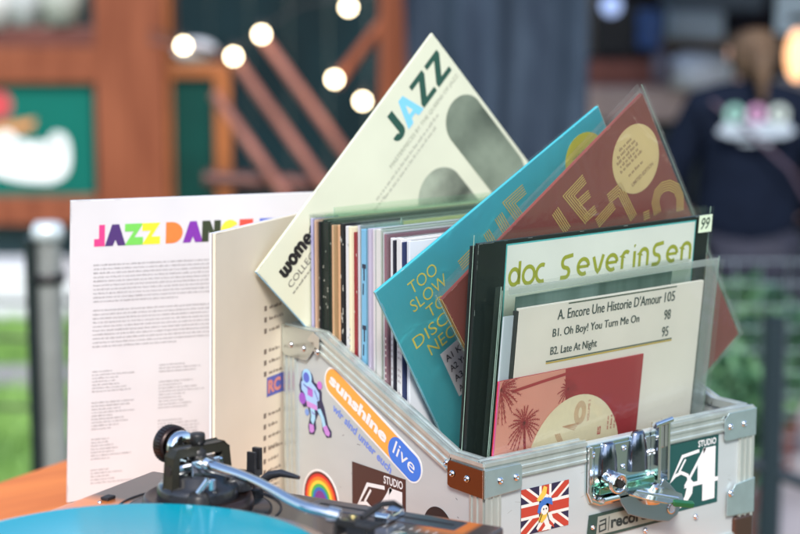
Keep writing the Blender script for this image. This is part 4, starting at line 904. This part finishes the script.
def multiline(mb, pts, n, pitch, wd, y=-.35, M=None):
    """n parallel ribbons following pts (list of (x,z)), offset along +normal"""
    P_ = [Vector(p) for p in pts]
    for k in range(n):
        off = (k-(n-1)/2)*pitch; out = []
        for i in range(len(P_)):
            d0 = (P_[i]-P_[i-1]).normalized() if i else (P_[1]-P_[0]).normalized(); d1 = (P_[i+1]-P_[i]).normalized() if i < len(P_)-1 else d0
            n0 = Vector((-d0.y, d0.x)); n1 = Vector((-d1.y, d1.x)); m_ = (n0+n1).normalized(); out.append(P_[i]+m_*off/max(.35, m_.dot(n0)))
        mb.stroke(out, wd, y, M)
TEALP = [([(195.6, 296.9), (172.4, 296.0), (177.9, 272.9)], 5, 2.5), ([(155.6, 292.7), (158.3, 270.6)], 5, 2.5), ([(135.9, 287.6), (137.9, 270.8)], 4, 2.5), ([(117.6, 279.8), (93.8, 277.5)], 5, 2.5)]
b = MB()
for t_ in TEALP: multiline(b, t_[0], t_[1], t_[2], 1.0)
b.build('line_lettering', GOLD, TL_)
wear(TL_, 0, 0, 315, 315, -.12, 3, (.45, .66, .70)); wear(JZ, 0, 0, 322, 322, -.12, 4, (.45, .43, .34)); wear(GT, 0, 0, 290, 315, -.12, 5, (.45, .42, .40)); wear(BG, 0, 0, 315, 315, -.12, 6, (.45, .38, .28))
bag(TL_, -1, -1, 316, 316, -.9, 4.2, POLYT, name='shrink_wrap', wob=.35, seed=50)

# ---- red sleeve in plastic
RE = root_sleeve((167.8, 76.2, -13.5, 4.28, -1.79, 33.28), 'dark red record with gold line letters in clear plastic, tilted behind the doc severinsen sleeve'.replace('doc severinsen', 'white titled'))
REDC = mat('deep_red_card', (.24, .030, .012), .3, col2=(.20, .022, .010), scale=6)
slab(RE, 2, 2, 317, 317, 4.2, REDC)
b = MB(); b.prism(circ(277, 267, 34.5, 48), -.35, -.05); st = b.build('round_sticker', card(.76, .58, .24), RE)
b = MB()
REDP = [([(207.7, 296.0), (181.4, 295.4), (191.3, 258.2)], 5, 2.35), ([(159.4, 294.6), (163.6, 267.2)], 5, 2.35), ([(206.2, 279.1), (189.5, 280.4)], 4, 2.35), ([(205.7, 260.7), (187.8, 261.7)], 4, 2.35), ([(228.4, 248.0), (200.0, 246.8)], 5, 2.35), ([(224.9, 257.4), (242.9, 255.9), (245.1, 217.8)], 5, 2.35), ([(266.0, 206.5), (257.5, 209.8)], 4, 2.35), ([(275.8, 198.8), (278.7, 210.9), (286.3, 217.4), (295.3, 217.6), (304.5, 212.9), (311.9, 202.8), (311.9, 192.0), (304.8, 179.4)], 5, 2.35)]
for k_, (zz, hw_) in enumerate(((291, 14), (286, 19), (281, 22), (276, 20), (271, 22), (261, 15))):
    bars(b, 277-hw_*1.15, 277+hw_*1.15, zz, 1, 5, 3.4, -.5, 300+k_)
textmb(b, 'LIMITED EDITION', (259, 246, 295, 250), -.5, weight=.02)
b.build('sticker_lettering', ink(.35, .20, .08), st)
b = MB()
for t_ in REDP: multiline(b, t_[0], t_[1], t_[2], 1.05)
b.build('line_lettering', GOLD, RE)
b = MB(); b.box((1.2, .5, 2), (1.9, 1.1, 317)); b.box((1.2, 2.9, 2), (1.9, 3.5, 317)); b.build('spine_lines', ink(.66, .45, .15), RE)
wear(RE, 2, 2, 317, 317, -.12, 8, (.60, .30, .22), 90)
bag(RE, -1, -1, 322, 324, -2.2, 6.2, POLYR, wob=.9, seed=60, n=20)

# ---- white-titled dark sleeve (doc severinsen)
DC = root_sleeve((10.1, 50.1, -9.2, 2.7, -4.25, -.27), 'dark sleeve with a white title panel reading doc severinsen in lime letters')
DKC = mat('near_black_green_card', (.010, .013, .014), .35, col2=(.016, .022, .022), scale=5, spec=.25)
slab(DC, 2, 0, 317, 314.5, 4.0, DKC)
b = MB(); b.prism([(37, 40), (297, 40), (297, 311), (37, 311)], -.15, -.03); b.build('teal_border', ink(.10, .50, .48), DC)
b = MB(); b.prism([(38.5, 40), (295.5, 40), (295.5, 309.5), (38.5, 309.5)], -.32, -.17); b.build('title_panel', card(.88, .86, .76), DC)
b = MB(); LW = 3.4
def O_(cx, cz=281, rx=6.6, rz_=6.6): return arc(cx, cz, rx, rz_, 0, 2*pi, 21)
LIME = ink(.40, .41, .035); zc = 280; r = 6.4
def st_(pts, wd=LW, y=-.45): b.stroke(pts, wd, y)
st_(arc(49, zc-.5, 6, r, 0, 2*pi, 21)); st_([(55.4, 273), (55.4, 292)])          # d
st_(arc(67.5, zc-.5, 7.2, r+.6, 0, 2*pi, 21)); st_(arc(84.5, zc-.5, 7.2, r+.6, 1.15, 2*pi-1.15, 15))                 # o c
x = 108
st_([(x, 273), (x+6, 273)]+arc(x+6, 277, 4, 4, -pi/2, pi/2, 7)[1:-1]+[(x+4, 281.5)]+arc(x+6, 285.5, 4.4, 4.6, -2.4, -4.4, 7)+[(x+14, 291)])   # s
st_(arc(x+27, zc, 6.4, r, .0, 5.3, 15)); st_([(x+21, zc), (x+33.4, zc)], 2.6)                         # e
st_([(x+39, 287), (x+43, 276), (x+45, 274), (x+47, 276), (x+51, 288)])                                 # v
st_(arc(x+62, zc, 6.4, r, .0, 5.3, 15)); st_([(x+56, zc), (x+68.4, zc)], 2.6)                         # e
st_([(x+75, 273), (x+75, 283)]+arc(x+79.5, 283, 4.5, 4.5, pi, .8, 7))                                  # r
st_([(x+90, 273), (x+90, 287)]); st_(circ(x+90, 291.5, .5, 6), 1.8)                                    # i
st_([(x+97, 273), (x+97, 283)]+arc(x+102, 283, 5, 4.8, pi, 0, 9)+[(x+107, 273)])                       # n
st_([(x+113, 273), (x+119, 273)]+arc(x+119, 277, 4, 4, -pi/2, pi/2, 7)[1:-1]+[(x+117, 281.5)]+arc(x+119, 285.5, 4.4, 4.6, -2.4, -4.4, 7)+[(x+127, 291)])
st_(arc(x+139, zc, 6.4, r, .0, 5.3, 15)); st_([(x+133, zc), (x+145.4, zc)], 2.6)
st_([(x+152, 273), (x+152, 283)]+arc(x+157.5, 283, 5.5, 4.8, pi, 0, 9)+[(x+163, 273)])
# stretch the second word to its real width
for i, v in enumerate(b.v):
    if v.x > 100: v.x = 109+(v.x-108)*(184/164.5)
    v.z = 272+(v.z-273)*1.14
b.build('title_lettering', LIME, DC)
b = MB(); b.prism([(299, 298), (318.5, 298), (318.5, 315.5), (299, 315.5)], -2.6, -2.4); st = b.build('price_sticker', card(.62, .72, .52), DC)
b = MB(); textmb(b, '99', (302, 301, 315, 313), -2.8, weight=.01, shear=.25); b.build('price_figures', ink(.02, .05, .03), st)
wear(DC, 2, 0, 317, 314.5, -.12, 7, (.40, .42, .40), 90)
bag(DC, -1, 0, 321, 322, -2.1, 7.5, POLYD, wob=1.2, seed=70, n=18)
# ---- thin dark record right behind it
DB = root_sleeve((14, 58.5, -14, 2.6, -4.1), 'black sleeve pressed against the back of the lime titled one')
slab(DB, 0, 0, 313, 316, 3.2, BLACK); 

# ---- front sleeve in cloudy plastic
FT = root_sleeve((13.7, 26.4, -51.4, 6.2, -4.58, -1.32), 'white sleeve listing three titles in cloudy plastic at the very front of the case')
FW = card(.88, .82, .68)
slab(FT, 22.5, 37, 296, 298, 3.6, FW); b = MB(); b.box((18.5, .2, 37), (22.3, 3.8, 296)); b.build('spine', BLACK, FT)
slab(FT, 5, 37, 18, 292, 1.2, card(.50, .57, .58), name='folded_flap', y0=2, bevel=0)
b = MB(); b.prism([(22.6, 292), (248, 295.5), (248, 311), (22.6, 308)], 4.2, 6); b.build('dark_header', mat('dark_green_header', (.03, .08, .06), .35, col2=(.12, .20, .17), scale=9, stretch=(3, 1, .2)), FT)
b = MB()
for t_, x0, x1, z in (('A. Encore Une Historie D\'Amour', 76, 229, 283.5), ('105', 234, 250, 283.5), ('B1. Oh Boy! You Turn Me On', 71, 197, 265.5), ('98', 236, 246, 265.5), ('B2. Late At Night', 70, 136, 248.5), ('95', 235, 245, 248.5)):
    for q_ in (0, .45): textmb(b, t_, (x0+q_, z-1.5, x1+q_, z+8.5), -.3-q_*.1)
b.build('track_lettering', ink(.03, .055, .05), FT)
b = MB(); b.face([(65, 243.2), (252, 243.2), (252, 244.4), (65, 244.4)], -.3); b.face([(90, 295.6), (252, 295.6), (252, 296.8), (90, 296.8)], -.3); b.build('dark_rule', ink(.07, .10, .06), FT)
b = MB(); b.face([(65, 241.4), (252, 241.4), (252, 242.8), (65, 242.8)], -.3); b.build('gold_rule', ink(.62, .42, .05), FT)
# red card in front
REDP1 = mat('raspberry_print', (.36, .016, .026), .35, col2=(.42, .028, .035), scale=10); SALM = mat('salmon_print', (.80, .34, .24), .35, var=.12, scale=8)
rc_ = slab(FT, .5, 37, 208, 234, 1.4, REDP1, name='picture_card', y0=-1.8)
b = MB(); b.face(clip([(.6, 37), (.6, 233.8), (20, 233.8), (92, 233.8), (96, 200), (110, 150), (110, 37)], .6, 37, 208, 233.8), -2.0); b.build('sunset_sky', SALM, rc_)
b = MB(); b.prism([(.4, 37), (2.2, 37), (2.2, 234), (.4, 234)], -2.3, -2.05); b.build('pink_edge', ink(.70, .10, .30), rc_)
def palm(mb, cx, cz, L, n, seed, y=-2.2, a0=0, a1=2*pi):
    q = random.Random(seed)
    for i in range(n):
        a = a0+(a1-a0)*i/n+q.uniform(-.12, .12); l = L*q.uniform(.75, 1.1); P0 = Vector((cx, cz)); pts = []
        for k in range(7):
            t = k/6; p = P0+Vector((cos(a), sin(a)))*l*t+Vector((0, -.22*l*t*t)); pts.append(p)
        mb.stroke(pts, .9, y)
        for k in range(1, 7):
            dd = (pts[k]-pts[k-1]).normalized()
            for sg in (-1, 1):
                nn_ = Vector((-dd.y, dd.x))*sg; tip = pts[k]+(dd*1.5+nn_*.8)*l*.17*(1.1-k/9); mb.face([tuple(pts[k]-dd*.8), tuple(pts[k]+dd*.8), tuple(tip)], y-.02*k-.02)
b = MB(); palm(b, 40, 190, 21, 24, 3); b.stroke([(40, 190), (46, 150), (50, 100)], 3.2, -2.2)
palm(b, 4, 226, 25, 16, 5, a0=-1.6, a1=1.2); palm(b, 98, 214, 13, 18, 8)
b.stroke([(20, 222), (60, 226), (130, 232)], 3.0, -2.2)
for i in range(len(b.v)): b.v[i].x = min(max(b.v[i].x, 2.3), 207); b.v[i].z = min(b.v[i].z, 233.7)
b.build('palm_silhouettes', REDP1, rc_)
b = MB(); b.face(clip(circ(114, 139, 67, 60), 2.3, 37, 207.5, 233.8), -2.6); lb = b.build('cream_disc', ink(.84, .72, .46), rc_)
b = MB()
for k in range(5):                                             # striped figures printed on the disc
    b.stroke(arc(118, 188, 3+k*1.3, 6+k*1.3, 0, 2*pi, 20), .6, -2.8); b.stroke([(94+k*1.5, 178), (112+k*1.5, 172+k*1.5)], .7, -2.8); b.stroke([(84+k*1.6, 172), (90+k*1.6, 163)], .7, -2.8)
b.build('disc_figures', ink(.62, .34, .18), lb)
b = MB(); RT = Matrix.Translation((132, 0, 178)) @ Matrix.Rotation(-pi/2, 4, 'Y')
textmb(b, 'VOLUME 2', (0, 0, 21, 3), -2.8, M=RT); RT = Matrix.Translation((151, 0, 162)) @ Matrix.Rotation(-pi/2, 4, 'Y'); textmb(b, 'ES', (0, 0, 8, 5), -2.8, weight=.03, M=RT)
for k in range(3): RT = Matrix.Translation((162+k*5, 0, 165)) @ Matrix.Rotation(-pi/2, 4, 'Y'); bars(b, 0, 18+k*2, 2.4, 1, 3, 2.4, -2.8, 90+k, M=RT)
b.build('disc_lettering', ink(.55, .10, .08), lb)
bag(FT, -.5, 37, 322, 320, -3.6, 10, POLYM if False else POLY, wob=1.8, seed=80, n=22)
# second clear bag edge behind
bag(FT, 6, 37, 319, 315, 6.4, 8.2, POLYD, name='inner_bag', wob=.4, seed=81, n=12)
b = MB(); b.box((299, .5, 37), (318, 1.5, 312)); b.build('bag_fold', POLYM, FT)
b = MB(); b.box((8, .5, 312.2), (318, 1.5, 319)); b.build('bag_lip', POLYM, FT)

# ================================================================== TURNTABLE
TT = empty('turntable', Matrix.Translation((-.087, -.127, TZ*MM)) @ Matrix.Rotation(.394, 4, 'Z'), 'dark grey metal turntable with a chrome tonearm in front of the case', 'turntable')
def tz(z): return z-TZ       # height above the table from world height
PT = tz(100)
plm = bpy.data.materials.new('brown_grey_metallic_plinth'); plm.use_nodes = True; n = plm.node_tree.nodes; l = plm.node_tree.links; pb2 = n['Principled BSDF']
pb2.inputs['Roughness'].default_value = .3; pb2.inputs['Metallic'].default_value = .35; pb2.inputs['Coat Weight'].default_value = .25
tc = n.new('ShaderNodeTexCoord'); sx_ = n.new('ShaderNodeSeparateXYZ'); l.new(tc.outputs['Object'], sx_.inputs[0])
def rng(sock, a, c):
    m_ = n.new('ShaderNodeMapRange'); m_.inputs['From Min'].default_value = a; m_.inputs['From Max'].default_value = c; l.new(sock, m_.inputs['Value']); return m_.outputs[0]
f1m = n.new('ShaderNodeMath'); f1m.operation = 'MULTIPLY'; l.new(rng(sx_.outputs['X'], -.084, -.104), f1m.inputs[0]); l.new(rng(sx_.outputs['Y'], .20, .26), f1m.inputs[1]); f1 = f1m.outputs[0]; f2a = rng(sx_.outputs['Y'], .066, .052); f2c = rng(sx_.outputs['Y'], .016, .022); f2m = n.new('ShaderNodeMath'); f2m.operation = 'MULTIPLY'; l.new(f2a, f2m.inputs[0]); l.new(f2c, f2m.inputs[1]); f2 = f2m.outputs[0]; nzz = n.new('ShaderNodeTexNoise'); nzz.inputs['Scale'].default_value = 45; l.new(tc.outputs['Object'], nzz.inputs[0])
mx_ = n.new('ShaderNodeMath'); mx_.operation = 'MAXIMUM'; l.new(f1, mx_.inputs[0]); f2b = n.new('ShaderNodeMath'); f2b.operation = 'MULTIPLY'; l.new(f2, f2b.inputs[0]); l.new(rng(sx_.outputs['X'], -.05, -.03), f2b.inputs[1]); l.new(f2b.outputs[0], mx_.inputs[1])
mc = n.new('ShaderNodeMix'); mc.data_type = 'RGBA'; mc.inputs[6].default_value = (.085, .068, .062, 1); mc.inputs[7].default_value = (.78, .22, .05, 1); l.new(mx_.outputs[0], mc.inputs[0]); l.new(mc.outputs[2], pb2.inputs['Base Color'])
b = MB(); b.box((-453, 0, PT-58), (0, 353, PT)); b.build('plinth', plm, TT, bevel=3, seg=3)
b = MB(); b.box((-450, 3, PT-88), (-3, 350, PT-58.5)); b.build('rubber_base', RUB, TT, bevel=3)
for x in (-410, -45):
    for y in (45, 310): b = MB(); b.lathe([(.001, .4), (26, .4), (30, 8), (30, PT-89), (.001, PT-89)], 28, Matrix.Translation((x, y, 0))); b.build('foot', RUB, TT)
pc = Matrix.Translation((-271, 176, 0))
b = MB(); b.lathe([(.001, PT+.5), (163, PT+.5), (166, PT+2), (166, PT+13), (163, PT+16), (152, PT+16), (.001, PT+16)], 96, pc); plt = b.build('platter', mat('platter_aluminium', (.5, .5, .5), .25, .9), TT)
dots = MB()
for k in range(120):
    a = 2*pi*k/120
    for zz in (4, 8): dots.box((-1, -.4, -1), (1, .4, 1), pc @ Matrix.Rotation(a, 4, 'Z') @ Matrix.Translation((0, -166.2, PT+zz)))
o = dots.build('strobe_dots', mat('strobe_dot_grey', (.2, .2, .2), .4), plt); o['kind'] = 'stuff'
b = MB(); b.lathe([(.001, PT+18), (149, PT+18), (149, PT+16.1)], 64, pc); b.build('slipmat', mat('black_felt', (.01, .01, .01), .95), TT)
b = MB(); b.tube([(-271, 176, PT+16), (-271, 176, PT+28)], 3.6, 16); b.build('spindle', CHROME, TT)
# record on the platter, a thing of its own
VN = mat('teal_vinyl', (.0, .25, .32), .09, spec=.3, coat=0, bump=.0)
n = VN.node_tree.nodes; l = VN.node_tree.links; bb = n['Principled BSDF']
tc = n.new('ShaderNodeTexCoord'); wv = n.new('ShaderNodeTexWave'); wv.wave_type = 'RINGS'; wv.rings_direction = 'Z'; wv.inputs['Scale'].default_value = 260; wv.inputs['Distortion'].default_value = 0; wv.inputs['Detail'].default_value = 2
l.new(tc.outputs['Object'], wv.inputs[0]); bp = n.new('ShaderNodeBump'); bp.inputs['Strength'].default_value = .12; bp.inputs['Distance'].default_value = .0005; l.new(wv.outputs['Fac'], bp.inputs['Height']); l.new(bp.outputs[0], bb.inputs['Normal'])
bb.inputs['Anisotropic'].default_value = .3
RC = empty('vinyl_record', Matrix.Translation((-.087, -.127, 0)) @ Matrix.Rotation(.394, 4, 'Z') @ Matrix.Translation((-.271, .176, .1183)), 'translucent teal vinyl record lying on the turntable platter', 'vinyl record')
b = MB(); b.lathe([(3.8, 0), (148, 0), (150, .6), (150, 1.5), (148.5, 2.2), (146, 1.8), (62, 1.7), (58, 2.0), (52, 2.1), (3.8, 2.1)], 128); b.build('disc', VN, RC)
b = MB(); b.lathe([(3.8, 2.3), (50, 2.3)], 64); b.lathe([(3.8, 2.3), (3.8, 2.2)], 64); b.build('centre_label', mat('orange_label', (.60, .24, .08), .5), RC)
# tonearm base
PV = (-81, 245)
def at_(x, y, z=0): return Matrix.Translation((x, y, PT+z))
b = MB(); b.lathe([(70, .1), (70, 1.2), (68.4, 1.2), (68.4, .1)], 72, at_(*PV)); b.lathe([(62, .1), (62, 1.0), (60.5, 1.0), (60.5, .1)], 72, at_(*PV)); b.build('base_ring', RUB, TT)
b = MB(); b.lathe([(60, .1), (60, 1.4), (.001, 1.4)], 64, at_(*PV)); b.build('base_plate', mat('dark_slate_plate', (.012, .017, .022), .35), TT)
b = MB(); b.lathe([(46, 1.5), (47, 6), (45, 13), (43, 14), (40, 12), (.001, 12)], 64, at_(*PV)); b.build('height_ring', mat('brown_black_ring', (.035, .02, .017), .35, .4), TT)
b = MB(); b.lathe([(34, 12.1), (34, 20), (32, 24), (24, 25), (24, 32), (.001, 32)], 48, at_(*PV)); b.build('arm_pillar', BLKPL, TT)
# gimbal yoke: two posts joined over the bearing, built in a frame along the arm
ga = math.atan2(-155, -45)   # direction from the pivot to the headshell
GM = Matrix.Translation((PV[0], PV[1], PT)) @ Matrix.Rotation(ga, 4, 'Z')      # x along the arm
b = MB()
yk = [(-33, 10), (-29, 51), (-24, 56), (24, 56), (29, 51), (33, 10), (27, 10), (23, 49), (-23, 49), (-27, 10)]
vs = [(-5, p[0], p[1]) for p in yk]+[(6, p[0], p[1]) for p in yk]; nn_ = len(yk)
fs = [(0, 1, 8, 9), (1, 2, 3, 8), (8, 3, 4, 7), (3, 4, 7, 8)][:2]+[(3, 4, 7, 8), (4, 5, 6, 7)]
fs = [(0, 1, 8, 9), (1, 2, 3, 8), (3, 4, 7, 8), (4, 5, 6, 7)]
fs2 = [tuple(i+nn_ for i in f[::-1]) for f in fs]
b.add(vs, fs[0:2]+[(3, 7, 8), (3, 4, 7)][0:0]+[(3, 4, 7, 8), (4, 5, 6, 7)]+fs2+[(i, (i+1) % nn_, (i+1) % nn_+nn_, i+nn_) for i in range(nn_)], M=GM)
b.build('gimbal_yoke', mat('bronze_black_metal', (.06, .055, .04), .38, .7, bump=.1, scale=200), TT, bevel=1.0)
b = MB(); b.lathe([(.001, 66), (5.8, 66), (6.4, 64.5), (6.4, 58), (5.2, 57.5), (5.2, 53), (7, 52), (7, 44), (.001, 44)], 24, GM @ Matrix.Translation((1, 0, 0))); b.build('pivot_cap', BLKM, TT)
b = MB(); b.tube([(0, -24, 39), (0, 24, 39)], 6, 20, M=GM); b.box((-10, -15, 32), (12, 15, 46), GM); b.build('bearing_housing', CHROME, TT, bevel=1.2)
for ya in (-31, 22): b = MB(); b.tube([(0, ya, 39), (0, ya+9, 39)], 4.5, 12, M=GM); b.build('bearing_screw', BLKM, TT)
# tonearm tube (S-shaped), in the arm frame: x forward, y to the left
tip = [(-40, 0, 41), (-10, 0, 41), (12, 0, 40.5), (30, 2, 40), (60, 3, 39), (95, 0, 36.5), (120, -3, 34), (140, -3, 32), (154, 2, 30), (164, 8, 28)]
tub = []
for i in range(len(tip)-1):
    p0 = Vector(tip[max(0, i-1)]); p1 = Vector(tip[i]); p2 = Vector(tip[i+1]); p3 = Vector(tip[min(len(tip)-1, i+2)])
    for k in range(5):
        t = k/5; tub.append(.5*((2*p1)+(-p0+p2)*t+(2*p0-5*p1+4*p2-p3)*t*t+(-p0+3*p1-3*p2+p3)*t*t*t))
tub.append(Vector(tip[-1]))
b = MB(); b.tube(tub, [5.6 if i < 14 else max(4.3, 5.6-(i-13)*.2) for i in range(len(tub))], 20, M=GM); b.tube([(8, 0, 40.8), (15, 0, 40.5)], 8.2, 24, M=GM); arm = b.build('tonearm', CHROME, TT)
b = MB(); b.tube([(158, 4.5, 29), (166, 9, 27.5)], 6.4, 20, M=GM); b.build('arm_collar', CHROME, arm)
# headshell
HM = GM @ Matrix.Translation((166, 9, 23)) @ Matrix.Rotation(rad(14), 4, 'Z')
b = MB(); b.box((0, -9, 0), (34, 9, 3.2), HM); b.box((0, -10, -9), (3, 10, 0), HM); b.box((2, -10, 3.3), (20, -8.5, 6), HM); hs = b.build('headshell', BLKM, TT, bevel=.8)
b = MB(); b.box((10, -7, -13), (28, 7, -.2), HM); b.build('cartridge', BLKPL, hs, bevel=1)
for yy in (-6, 6):
    b = MB(); b.lathe([(3, 3.3), (3, 5), (2.4, 5.4), (.001, 5.2)], 14, HM @ Matrix.Translation((8, yy, 0))); b.build('screw', mat('brass_screw', (.6, .48, .2), .25, 1), hs)
for xx in (16, 23, 30):
    b = MB(); b.box((xx-2.2, -4, 3.25), (xx+2.2, 4, 3.5), HM); b.build('slot', RUB, hs)
b = MB(); b.tube([HM @ Vector(p) for p in ((14, 9, 3), (17, 20, 7), (20, 30, 10), (24, 40, 9), (28, 47, 4))], [2.6, 3.0, 2.6, 2.4, 1.6], 10); b.build('finger_lift', BLKM, hs)
# counterweight behind the pivot
CW = GM @ Matrix.Rotation(-pi/2, 4, 'Y')
b = MB(); b.lathe([(5, 20), (12, 20), (14, 22), (14, 32), (5, 32)], 40, CW @ Matrix.Translation((50, 0, -4))); b.build('weight_dial', CHROME, TT)
b = MB(); b.lathe([(14.1, 32.2), (15.2, 33), (16, 34.5), (16, 43.5), (15, 45), (.001, 45)], 48, CW @ Matrix.Translation((50, 0, -4)));
b.build('counterweight', mat('brown_black_weight', (.025, .014, .012), .35, .6), TT)
b = MB()
for k in range(36):
    a = 2*pi*k/36; b.box((-.5, 15.7, 35), (.5, 16.5, 43), CW @ Matrix.Translation((50, 0, -4)) @ Matrix.Rotation(a, 4, 'Z'))
o = b.build('knurling', BLKM, TT); o['kind'] = 'stuff'
# anti-skate knob, cue lever, arm rest
b = MB(); b.lathe([(13, 14), (13, 26), (11, 28), (.001, 28)], 28, at_(-52, 225)); 
b.build('anti_skate_knob', BLKPL, TT)
b = MB(); b.lathe([(9, 1), (9, 22), (7, 25), (.001, 25)], 24, at_(-112, 222)); b.build('lifter_post', BLKM, TT)
b = MB(); b.tube([(-112, 222, PT+25), (-108, 215, PT+36)], 3, 12); b.tube([(-106, 213, PT+36), (-106, 213, PT+28)], 3.2, 12); b.build('arm_lifter', CHROME, TT)
b = MB(); b.lathe([(7, .1), (7, 9), (5, 10), (4, 22), (.001, 22)], 20, at_(-30, 222)); b.box((-36, 218, PT+20), (-24, 226, PT+26)); b.box((-36, 218, PT+26), (-33, 226, PT+42)); b.box((-28, 218, PT+26), (-24, 226, PT+44)); b.build('arm_rest', BLKPL, TT, bevel=.4)
b = MB(); b.tube([(-44, 212, PT+16), (-40, 200, PT+26), (-38, 190, PT+28.5), (-38, 172, PT+27)], [3, 4, 3.4, 1.6], 12); b.build('cue_lever', BLKPL, TT)
# pitch fader
b = MB(); b.box((-30, 30, PT-.4), (-6, 172, PT+1.0)); b.build('fader_plate', mat('slate_fader_plate', (.10, .105, .125), .28, .6), TT, bevel=.6)
b = MB(); b.box((-20.5, 36, PT+1.05), (-16.5, 164, PT+1.2)); b.build('fader_slot', RUB, TT)
b = MB(); b.prism([(-44, PT+1.4), (-14, PT+1.4), (-15, PT+7), (-18, PT+9), (-24, PT+6.5), (-34, PT+6.5), (-40, PT+9), (-43, PT+7)], 84, 97); b.build('fader_knob', CHROME, TT, bevel=1)
b = MB()
for k in range(17): zz = 40+k*7.5; b.box((-45 if k % 2 else -48, zz, PT+.05), (-39.5, zz+.6, PT+.2))
b.build('fader_scale', ink(.6, .6, .58), TT)
b = MB(); textmb(b, '0', (-56, 0, -51, 6), 0, M=Matrix.Translation((0, 97, PT+.15)) @ Matrix.Rotation(-pi/2, 4, 'X')); b.v and b.build('scale_figure', ink(.6, .6, .58), TT)
b = MB(); b.lathe([(8, .1), (8, 2), (6, 3), (.001, 3)], 24, at_(-66, 60)); b.build('reset_button', CHROME, TT)
b = MB(); b.lathe([(1.8, .1), (1.6, 1.2), (.001, 1.4)], 12, at_(-105, 330)); b.build('plinth_screw', CHROME, TT)
b = MB(); b.box((-99, 326, PT+.1), (-88, 334, PT+3)); b.build('hinge_socket', RUB, TT, bevel=.8)

bpy.data.objects.remove(hw)
